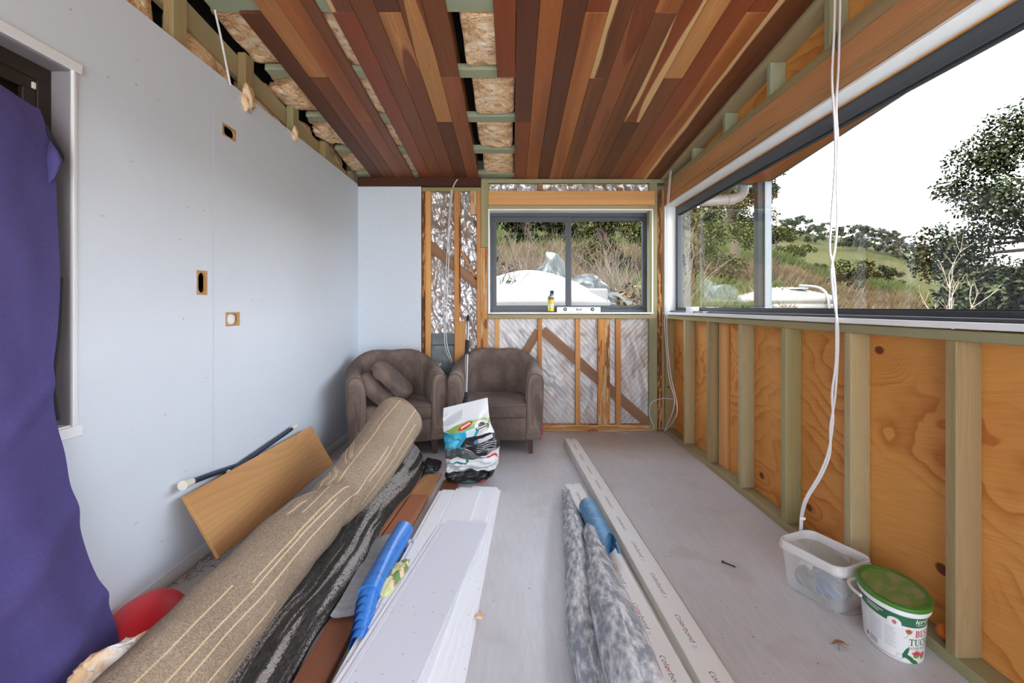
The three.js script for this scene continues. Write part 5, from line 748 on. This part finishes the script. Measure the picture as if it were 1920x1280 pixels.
// ---------------------------------------------------------------- the hillside: height above the floor level by direction and distance
const tableAt = (t, x) => { if (x <= t[0][0]) return t[0][1]; for (let i = 1; i < t.length; i++) if (x <= t[i][0]) { const f = smooth(t[i - 1][0], t[i][0], x); return mix(t[i - 1][1], t[i][1], f); } return t.at(-1)[1]; };
const nearRise = [[-90, 0.02], [-40, 0.12], [-10, 0.2], [5, 0.205], [18, 0.185], [29.5, 0.138], [35.1, 0.078], [39, 0.052], [43, 0.022], [48, 0.008], [60, 0.0], [120, 0.0]];
const farRise = [[-90, 0.05], [-20, 0.25], [10, 0.27], [25, 0.19], [29.5, 0.152], [36.9, 0.118], [39, 0.107], [43.5, 0.07], [48, 0.06], [60, 0.05], [90, 0.04], [120, 0.03]];
function groundY(x, z) {
  const d = -z, r = Math.hypot(x, d), az = Math.atan2(x, d) * 180 / Math.PI, aa = Math.abs(az) > 120 ? 120 * Math.sign(az) : az;
  const n = tableAt(nearRise, aa), f = tableAt(farRise, aa), base = -0.75, up = (r0) => Math.max(0, r - r0);
  const near = base + n * (up(9) > 0 ? Math.min(up(9), 40) + Math.max(0, 3 * (1 - Math.exp(-(up(9) - 40) / 12))) * (up(9) > 40 ? 1 : 0) : 0) + EYE * smooth(9, 40, r) * (n > 0.03 ? 1 : n / 0.03) * 1.2 - smooth(52, 80, r) * n * 14;
  const far = base + f * up(30) * 1.22 * smooth(30, 90, r) + smooth(20, 150, r) * 1.2 - smooth(190, 330, r) * f * 60;
  const k = 4, m = Math.max(near, far), bump = (fbm(x * 0.09, z * 0.09, 1101, 4) - 0.5) * smooth(7, 30, r) * (0.8 + r * 0.012) + (fbm(x * 0.7, z * 0.7, 1103, 3) - 0.5) * 0.25 * smooth(6, 14, r);
  return m + bump;
}
{
  const g = setting('hillside'), pos = [], col = [], uv = [], idx = [], NA = 420, NR = 120;
  for (let i = 0; i <= NR; i++) { const r = 3 * Math.pow(420 / 3, i / NR); for (let j = 0; j <= NA; j++) {
    const az = (-110 + 230 * j / NA) * Math.PI / 180, x = Math.sin(az) * r, z = -Math.cos(az) * r, y = r < 6 ? -0.8 : groundY(x, z); pos.push(x, y, z); uv.push(x, z);
    const n1 = fbm(x * 0.06, z * 0.06, 1111, 4), n2 = fbm(x * 0.5, z * 0.5, 1113, 4), n3 = fbm(x * 2.5, z * 2.5, 1115, 2), azd = az * 180 / Math.PI;
    let c = mix3([0.031, 0.0418, 0.0093], [0.0651, 0.0682, 0.0186], n2); c = mix3(c, [0.157, 0.125, 0.058], smooth(0.5, 0.62, n1) * 0.35);
    const dryBack = smooth(15, 19, r) * smooth(34, 27, r) * smooth(26, 16, azd) * smooth(0.36, 0.5, fbm(x * 0.13, z * 0.2, 1117, 3)); c = mix3(c, mix3([0.125, 0.0786, 0.0404], [0.167, 0.121, 0.0656], n2), dryBack * 0.95);
    const dryBank = smooth(10, 13, r) * smooth(24, 18, r) * smooth(22, 28, azd) * smooth(46, 40, azd); c = mix3(c, mix3([0.113, 0.0824, 0.0424], [0.159, 0.121, 0.0699], n2), dryBank * 0.85);
    const pale = smooth(110, 165, r) * smooth(38, 41.5, azd); c = mix3(c, [0.132, 0.13, 0.0558], pale * 0.7 * smooth(0.35, 0.5, n1)); c = mix3(c, c.map((q) => q * 0.7), n3 * 0.6); col.push(...c);
  } }
  for (let i = 0; i < NR; i++) for (let j = 0; j < NA; j++) { const a = i * (NA + 1) + j, b = a + 1, c = a + NA + 1; idx.push(a, c, b, b, c, c + 1); }
  const geo = new THREE.BufferGeometry(); geo.setAttribute('position', new THREE.Float32BufferAttribute(pos, 3)); geo.setAttribute('color', new THREE.Float32BufferAttribute(col, 3)); geo.setAttribute('uv', new THREE.Float32BufferAttribute(uv, 2)); geo.setIndex(idx); geo.computeVertexNormals();
  part('ground', geo, phy({ vertexColors: true, roughness: 1, specularIntensity: 0.05, map: tex(512, 512, 6, 6, (u, v) => 170 + 85 * fbm(u * 5, v * 5, 1120, 5), true) }), g);
}
{ // grass on the slope
  const r = rng(1201), blade = []; for (let i = 0; i < 26; i++) { const a = r() * 6.3, l = 0.12 + r() * 0.2, x = (r() - 0.5) * 0.3, z = (r() - 0.5) * 0.3, lx = Math.cos(a) * l * 0.5, lz = Math.sin(a) * l * 0.5; blade.push([x - 0.006, 0, z, x + 0.006, 0, z, x + lx * 0.5, l * 0.7, z + lz * 0.5], [x + lx * 0.5 - 0.004, l * 0.7, z + lz * 0.5, x + 0.006, 0, z, x + lx, l, z + lz]); }
  const geo = new THREE.BufferGeometry(); geo.setAttribute('position', new THREE.Float32BufferAttribute(blade.flat(), 3)); geo.computeVertexNormals();
  const N = 11000, im = new THREE.InstancedMesh(geo, phy({ roughness: 1, specularIntensity: 0.05, side: THREE.DoubleSide }), N), m = new THREE.Matrix4(), q = new THREE.Quaternion(), c = new THREE.Color();
  for (let i = 0; i < N; i++) { const az = mix(-4, 52, r()) * Math.PI / 180, rr = mix(9, 40, Math.pow(r(), 1.4)), x = Math.sin(az) * rr, z = -Math.cos(az) * rr, s = (0.7 + r() * 1.1) * (rr > 20 ? 1.5 : 1); m.compose(V(x, groundY(x, z) - 0.02, z), q.setFromAxisAngle(V(0, 1, 0), r() * 6), V(s, s, s)); im.setMatrixAt(i, m); const dry = fbm(x * 0.13, z * 0.2, 1117, 3) > 0.47 && rr > 12 && rr < 32; c.setRGB(...(dry ? mix3([0.0936, 0.0633, 0.0329], [0.137, 0.105, 0.0608], r()) : mix3([0.0432, 0.0648, 0.0156], [0.104, 0.104, 0.0415], r()))); im.setColorAt(i, c); }
  im.name = 'grass_tufts'; tag(im, 'green and straw-coloured grass growing over the hillside outside the windows', 'grass', null, 'stuff'); scene.add(im);
}
// leaves: small pointed quads scattered in clumps; vertex colours vary
function foliage(r, clumps, n, size, cols) {
  const pos = [], nor = [], col = [], tot = clumps.reduce((s, c) => s + c[3] ** 2, 0);
  for (const [cx, cy, cz, cr] of clumps) { const k = Math.round(n * cr * cr / tot); for (let i = 0; i < k; i++) {
    const a = r() * 6.283, b = Math.acos(2 * r() - 1), rr = cr * Math.pow(r(), 0.45), p = V(cx + rr * Math.sin(b) * Math.cos(a), cy + rr * Math.cos(b) * 0.8, cz + rr * Math.sin(b) * Math.sin(a));
    const d = V(r() - 0.5, r() * 0.7 - 0.55, r() - 0.5).normalize(), s = V(r() - 0.5, r() - 0.5, r() - 0.5).cross(d).normalize(), L = size * (0.6 + 0.8 * r()), W = L * 0.3, t = p.clone().addScaledVector(d, L), m1 = p.clone().addScaledVector(d, L * 0.45).addScaledVector(s, W), m2 = p.clone().addScaledVector(d, L * 0.45).addScaledVector(s, -W), nn = d.clone().cross(s); if (nn.y < 0) nn.negate();
    const c = mix3(cols[0], cols[1], r()); for (const v of [p, m1, t, p, t, m2]) { pos.push(v.x, v.y, v.z); nor.push(nn.x, nn.y, nn.z); col.push(...c); } } }
  const g = new THREE.BufferGeometry(); g.setAttribute('position', new THREE.Float32BufferAttribute(pos, 3)); g.setAttribute('normal', new THREE.Float32BufferAttribute(nor, 3)); g.setAttribute('color', new THREE.Float32BufferAttribute(col, 3)); return g;
}
M.leaf = phy({ vertexColors: true, roughness: 0.8, specularIntensity: 0.15, side: THREE.DoubleSide }); M.bark = phy({ specularIntensity: 0.1, color: 0x5c5044, roughness: 1 }); M.paleBark = phy({ specularIntensity: 0.1, color: 0xa79684, roughness: 1 });
const dark = [[0.0202, 0.0311, 0.0147], [0.0693, 0.0816, 0.0323]], olive = [[0.0486, 0.0602, 0.0194], [0.146, 0.14, 0.0437]], greyg = [[0.0486, 0.0632, 0.0437], [0.117, 0.136, 0.0875]];
function treeForm(seed, H, crownR, low, n, size, cols, clumpN = 26, flat = 0.75) {
  const r = rng(seed), clumps = [], limbs = [], top = V((r() - 0.5) * 0.2 * H, H * 0.5, (r() - 0.5) * 0.2 * H); limbs.push(tube([V(0, -0.4, 0), V((r() - 0.5) * 0.1 * H, H * 0.25, 0), top], (t) => H * (0.032 - 0.016 * t), 9, 10));
  for (let i = 0; i < clumpN; i++) { const a = r() * 6.283, q = Math.sqrt(r()), y = mix(low, 0.93, r()), w = Math.sin(Math.PI * clamp((y - low) / (1 - low) * 0.8 + 0.14)), c = V(Math.cos(a) * q * crownR * w, y * H, Math.sin(a) * q * crownR * w * 1.0); clumps.push([c.x, c.y, c.z, crownR * (0.2 + 0.2 * r()) * flat]); if (i % 2 === 0) { const s = V(0, H * mix(0.18, 0.45, r()), 0).lerp(top, 0.3); limbs.push(tube([s, s.clone().lerp(c, 0.55).add(V(0, H * 0.03, 0)), c], (t) => H * (0.011 - 0.008 * t), 6, 6)); } }
  return { leaf: foliage(r, clumps, n, size, cols), wood: merge(...limbs) };
}
function plantTree(form, name, label, category, x, d, turn, s, group, y) { const t = thing(name, label, category, [x, y ?? groundY(x, -d) - 0.05, -d], turn, group); t.scale.setScalar(s); part('foliage', form.leaf, M.leaf, t); if (form.wood) part('trunk', form.wood, form.pale ? M.paleBark : M.bark, t); return t; }
const bigForm = treeForm(11, 10, 4.6, 0.03, 110000, 0.12, dark, 90, 0.62), midForm = treeForm(12, 8, 3.4, 0.1, 30000, 0.14, olive, 60, 0.7), tallForm = treeForm(17, 8, 2.7, 0.4, 30000, 0.13, dark, 40, 0.8), bushForm = treeForm(13, 3, 2, 0.04, 7000, 0.17, olive, 26, 0.85), darkBush = treeForm(14, 3, 1.9, 0.04, 7000, 0.17, dark, 26, 0.85), gumA = treeForm(15, 7, 3.6, 0.22, 5200, 0.32, greyg, 22, 0.7), gumB = treeForm(16, 7, 4.0, 0.2, 5200, 0.32, greyg, 26, 0.62);
// right of the long window: a big tree over a dense lower crown; left: two trees behind the post
plantTree(bigForm, 'large_tree', 'large dark green tree filling the right end of the long window', 'tree', 18.9, 14, 0.4, 0.97);
plantTree(darkBush, 'dense_shrub', 'dense dark green shrub low in the right end of the long window', 'shrub', 15.4, 14.2, 0, 0.95);
plantTree(darkBush, 'dense_shrub', 'dense dark shrub at the right edge of the long window below the large tree', 'shrub', 16.4, 13.2, 2, 0.95);
plantTree(midForm, 'leafy_tree', 'olive-leaved tree behind the metal post at the left of the long window', 'tree', 9.0, 21, 0.3, 0.72);
plantTree(tallForm, 'leafy_tree', 'dark spreading tree above the metal post, its branches reaching over the sky', 'tree', 13.2, 27, 2.1, 1.3);
for (const [px, py, d, s, form, name, label, kind] of [
  [1600, 582, 24, 0.66, bushForm, 'round_bush', 'round olive bush just right of the hanging cables in the long window', 'bush'], [1655, 545, 36, 0.68, darkBush, 'round_bush', 'dark round bush on the middle of the slope, right of the olive bush', 'bush'],
  [1455, 470, 42, 0.85, bushForm, 'slope_bush', 'grey-green thicket on the crest right beside the metal post', 'bush'], [1500, 468, 44, 0.8, bushForm, 'slope_bush', 'leafy thicket on the crest left of the hanging cables', 'bush'], [1535, 478, 44, 0.5, darkBush, 'slope_bush', 'small dark bush on the crest touching the hanging cables', 'bush'], [1585, 490, 52, 0.6, bushForm, 'slope_bush', 'small bush on the crest just right of the hanging cables', 'bush'], [1605, 505, 50, 0.35, darkBush, 'slope_bush', 'lowest small dark bush below the crest gums', 'bush'],
]) { const x = (px - 960) / FOCAL * d; plantTree(form, name, label, kind, x, d, px, s); }
const gums = [[1470, 100, 1.1], [1500, 110, 1.2], [1525, 105, 1.0], [1580, 90, 1.0], [1605, 88, 1.05], [1625, 95, 0.95], [1655, 92, 1.0], [1688, 90, 0.75], [1720, 92, 0.9], [1740, 95, 0.95], [1640, 150, 1.2], [1670, 150, 1.2], [1700, 155, 1.1], [1730, 160, 1.0], [1550, 120, 1.1]];
const gumNames = ['nearest the metal post', 'second from the metal post', 'third from the metal post', 'first right of the hanging cables', 'second right of the hanging cables', 'third right of the hanging cables', 'fourth right of the hanging cables', 'fifth right of the hanging cables', 'sixth right of the hanging cables', 'last before the large tree', 'leftmost of the hazy four on the farthest ridge', 'second of the hazy four on the farthest ridge', 'third of the hazy four on the farthest ridge', 'rightmost of the hazy four on the farthest ridge', 'right behind the hanging cables'];
gums.forEach(([px, d, s], i) => plantTree(i % 2 ? gumA : gumB, 'gum_tree', 'grey-green gum tree on the ridge, ' + gumNames[i], 'tree', (px - 960) / FOCAL * d, d, px * 1.3, s * 0.72, 'gum trees on the ridge'));
for (const [px, d, s, label] of [[985, 34, 1.5, 'dark tree high on the slope in the left pane of the back window'], [1040, 40, 1.2, 'grey-green tree at the top of the left pane of the back window']]) plantTree(darkBush, 'slope_tree', label, 'tree', (px - 960) / FOCAL * d, d, px, s);
plantTree(midForm, 'slope_tree', 'dark tree in the upper right pane of the back window', 'tree', 4.6, 22, 1, 0.66); plantTree(darkBush, 'slope_bush', 'small round dark bush high in the right pane of the back window', 'bush', 4.0, 34, 2, 0.75);
{ // bare twiggy shrubs behind the tank, and a fallen dead branch at the foot of the large tree
  const twigs = (seed, H, n, lean = 0) => { const r = rng(seed), g = []; const grow = (a, dir, L, rad, lev) => { const b = a.clone().addScaledVector(dir, L), mid = a.clone().lerp(b, 0.5).add(V((r() - 0.5) * L * 0.15, 0, (r() - 0.5) * L * 0.15)); g.push(tube([a, mid, b], (t) => rad * (1 - 0.5 * t), 4, 3, false)); if (lev > 0) for (let i = 0; i < 3; i++) grow(a.clone().lerp(b, 0.45 + r() * 0.55), dir.clone().add(V((r() - 0.5) * 1.3, r() * 0.3, (r() - 0.5) * 1.3)).normalize(), L * (0.5 + r() * 0.25), rad * 0.55, lev - 1); }; for (let i = 0; i < n; i++) { const a = r() * 6.28; grow(V((r() - 0.5) * H * 0.2, -0.1, (r() - 0.5) * H * 0.2), V(Math.cos(a) * 0.5 + lean, 1, Math.sin(a) * 0.5).normalize(), H * (0.4 + 0.25 * r()), H * 0.0095, 3); } return merge(...g); };
  const A = twigs(21, 2.2, 9), B = twigs(22, 2.2, 8), C = twigs(23, 2.4, 12, 0.1), tw = [0x665a4e, 0x564a3e, 0x74675a].map((color) => phy({ color, roughness: 1, specularIntensity: 0.1 }));
  const few = foliage(rng(24), [[0, 1.0, 0, 0.8], [0.3, 0.7, 0.2, 0.6], [-0.3, 1.4, 0, 0.6]], 900, 0.1, [[0.12, 0.09, 0.04], [0.24, 0.17, 0.08]]);
  [[960, 12.6, A, 0, 'bare twiggy shrub behind the black fence post left of the tank dome', 1.4], [990, 13.5, B, 1, 'bare grey shrub above the middle of the tank dome', 1.55], [1012, 13, A, 2, 'bare twiggy shrub behind the large plastic sheet', 1.35], [1040, 15, B, 1, 'rounded bare shrub above the plastic sheet in the left pane', 1.6], [1085, 12, A, 1, 'dark bare sapling just right of the middle window rail', 1.5], [1110, 12.5, B, 1, 'bare sapling right of the middle window rail behind the torn plastic', 1.0], [1150, 11.5, C, 2, 'tangled bare shrub in the middle of the right pane', 1.0], [1178, 11, C, 0, 'dense tangled bare shrub with a few brown leaves, near the latch', 1.15], [1205, 11.5, C, 2, 'tangled bare shrub at the right edge of the back window', 1.2], [935, 12.5, B, 0, 'bare shrub at the left edge of the back window', 1.45]].forEach(([px, d, g, m, label, s], i) => { const x = (px - 960) / FOCAL * d, t = thing('bare_shrub', label, 'shrub', [x, groundY(x, -d) - 0.05, -d], i * 1.9, 'leafless shrubs behind the tank'); t.scale.setScalar(s); part('twigs', g, tw[m], t); if (i > 5) part('leaves', few, M.leaf, t); });
  const db = thing('dead_branch', 'pale dead branches sticking up in front of the large tree', 'branch', [11.9, groundY(11.9, -12.6), -12.6], 0.4); part('wood', twigs(31, 2.6, 3, -0.4), M.paleBark, db);
}
// ---------------------------------------------------------------- water tanks, post, downpipe, fence
{
  const tankW = phy({ color: 0x716f6c, roughness: 0.5 });
  const t = thing('water_tank', 'white domed plastic water tank close behind the back window', 'water tank', [0.31, -0.8, -8.6]);
  part('tank', lathe([[1.5, 0], [1.5, 1.98], [1.52, 2.04], [1.5, 2.1], [1.42, 2.15], [1.15, 2.3], [0.8, 2.48], [0.45, 2.6], [0.2, 2.655], [0, 2.66]], 72), tankW, t);
  part('overflow_boss', span(1.02, 1.36, 2.0, 2.3, 0.25, 0.7, 0.03), tankW, t);
  const hb = part('inlet_hatch', loft([[0.95, 0.15], [1.34, 0.15]].map(([z]) => Array.from({ length: 24 }, (_, j) => { const a = j / 23 * Math.PI; return V(-0.62 + Math.cos(a) * 0.22, 2.06 + Math.sin(a) * 0.28, z); })), { closed: true, capEnd: true, capStart: true }), M.gray, t);
  const pl = thing('weed_plants', 'weeds growing on top of the domed water tank', 'plant', [-0.25, 1.48, -7.75]); part('stems', merge(...Array.from({ length: 26 }, (_, i) => { const a = hash(i, 1, 3) * 6.3, h = 0.1 + hash(i, 2, 3) * 0.3, x = (hash(i, 5, 3) - 0.5) * 0.75; return tube([V(x, 0, 0), V(x + Math.cos(a) * h * 0.3, h * 0.7, Math.sin(a) * 0.08), V(x + Math.cos(a) * h * 0.6, h, Math.sin(a) * 0.12)], 0.005, 4, 4, false); })), M.bark, pl); part('leaves', foliage(rng(41), [[-0.3, 0.1, 0, 0.15], [0.25, 0.06, 0, 0.16], [0.1, 0.05, 0, 0.12]], 260, 0.08, [[0.07, 0.11, 0.03], [0.17, 0.2, 0.07]]), M.leaf, pl);
  const t2 = thing('water_tank', 'low cream corrugated water tank beside the metal post in the long window', 'water tank', [10.5, -0.9, -17.8]), pr = [[1.72, 0]]; for (let i = 0; i < 9; i++) { const y = 0.2 + i * 0.25; pr.push([1.72, y], [1.77, y + 0.07], [1.77, y + 0.16], [1.72, y + 0.23]); } pr.push([1.72, 2.42], [1.66, 2.5], [1.2, 2.62], [0.5, 2.8], [0.3, 2.82], [0, 2.82]);
  part('tank', lathe(pr, 64), phy({ color: 0x7d7a70, roughness: 0.5 }), t2); for (let i = 0; i < 16; i++) { const a = i / 16 * Math.PI * 2; part('roof_rib', bar(V(Math.cos(a) * 1.62, 2.51, Math.sin(a) * 1.62), V(Math.cos(a) * 0.4, 2.83, Math.sin(a) * 0.4), 0.05, 0.03), tankW, t2); }
  part('inlet_pipe', tube([V(0.1, 2.86, 1.0), V(0.5, 2.82, 1.15), V(0.66, 2.76, 1.3), V(0.7, 2.5, 1.62), V(0.7, 1.5, 1.8)], 0.05, 12, 30), tankW, t2); part('access_hole', lathe([[0.34, 0], [0.34, 0.05], [0.3, 0.05], [0.28, 0.02], [0, 0.02]], 28).translate(0.2, 2.74, 0.75), M.gray, t2);
  const film = phy({ color: 0x9aa09e, roughness: 0.4, transmission: 0.75, thickness: 0 });
  const sh = (x0, x1, yb, h0, z, seed) => sheet((u, v) => { const x = mix(x0, x1, u), hh = h0 * (0.35 + 0.65 * Math.sin(Math.PI * clamp(u * 0.85 + 0.12))) * (0.85 + 0.3 * noise2(u * 6, 1, seed)), n = fbm(u * 8, v * 7, seed, 3) - 0.5; return V(x + n * 0.12, yb + v * hh, z + n * 0.4); }, 40, 26);
  const p1 = thing('plastic_sheet', 'torn clear plastic sheet standing behind the tank dome, left pane', 'plastic sheet', [0.8, 1.2, -9.6]); part('film', sh(-0.3, 0.5, 0.1, 0.95, 0, 51), film, p1); const p2 = thing('plastic_sheet', 'torn clear plastic sheet blowing beside the tank, right pane', 'plastic sheet', [1.7, 1.1, -9.4]); part('film', sh(-0.55, 0.4, 0.05, 0.75, 0, 57), film, p2); part('strip', sheet((u, v) => V(0.3 + u * 0.5, 0.3 - u * 0.15 + v * 0.07 + 0.05 * Math.sin(u * 6), 0.1 * Math.sin(u * 4)), 20, 3), film, p2);
}
{
  const p = thing('veranda_post', 'galvanised steel channel post outside the long window under the eave', 'post', [2.4, -0.75, -4.36]), H = ceilY(4.36) + 0.75 - 0.02;
  part('web', span(-0.004, 0.0, 0, H, -0.05, 0.05, 0.001), M.galvOut, p); part('flange', span(-0.0, 0.06, 0, H, 0.046, 0.05, 0.001), M.galvOut, p); part('flange', span(0, 0.06, 0, H, -0.05, -0.046, 0.001), M.galvOut, p); part('rib', span(0.056, 0.062, 0, H, 0.03, 0.05, 0.001), M.galvOut, p); part('stud_strip', span(-0.06, -0.005, 0, H, -0.045, 0.03, 0.002), M.seal, p);
  const pipe = M.pipeOut, d = thing('downpipe', 'white plastic downpipe elbow under the eave outside the long window', 'pipe', [2.2, 2.2, -4.55]);
  part('pipe', tube([V(-0.75, 0.03, 0), V(-0.1, 0.045, 0), V(0.06, 0.075, 0), V(0.11, 0.13, 0), V(0.115, 0.24, 0)], 0.05, 18, 40), pipe, d); part('socket', tube([V(-0.05, 0.047, 0), V(0.02, 0.055, 0)], 0.056, 18, 2), pipe, d);
  const gu = single('eave_gutter', span(-0.5, 0.5, 0, 0.09, -0.06, 0.06, 0.006), pipe, 'white gutter along the back eave beyond the downpipe', 'gutter', [1.95, 2.4, -4.7]);
  const postM = std({ color: 0x2a2724, roughness: 0.9 }); const fx = [[955, 10.6, 'black steel fence post standing left behind the tank dome'], [1143, 9.6, 'thin black fence post at the bottom of the right pane'], [1392, 15, 'thin dark fence post seen through the left end of the long window']];
  fx.forEach(([px, dd, label]) => { const x = (px - 960) / FOCAL * dd, y = Math.min(groundY(x, -dd), 0.6); const t = thing('fence_post', label, 'fence post', [x, y - 0.3, -dd], 0, 'steel fence posts'); part('post', merge(span(-0.02, 0.02, 0, px === 955 ? 2.4 - y : 1.55 - y, -0.02, 0.02, 0.003), span(-0.03, 0.03, 0, px === 955 ? 2.4 - y : 1.55 - y, -0.02, 0.02, 0.001)), postM, t); });
  const fw = thing('fence_wire', 'thin sagging fence wires at the lower right of the back window', 'wire', [2.2, 0.9, -9.6]); for (const y of [0, 0.2, 0.42]) part('wire', tube([V(-0.3, y + 0.02, 0), V(0.5, y, 0), V(1.6, y + 0.22, 0.1)], 0.004, 5, 12), postM, fw);
}
scene.traverse((o) => { if (o.isMesh || o.isLight) { o.castShadow = true; if (o.isMesh) o.receiveShadow = true; } });
renderer.render(scene, camera);
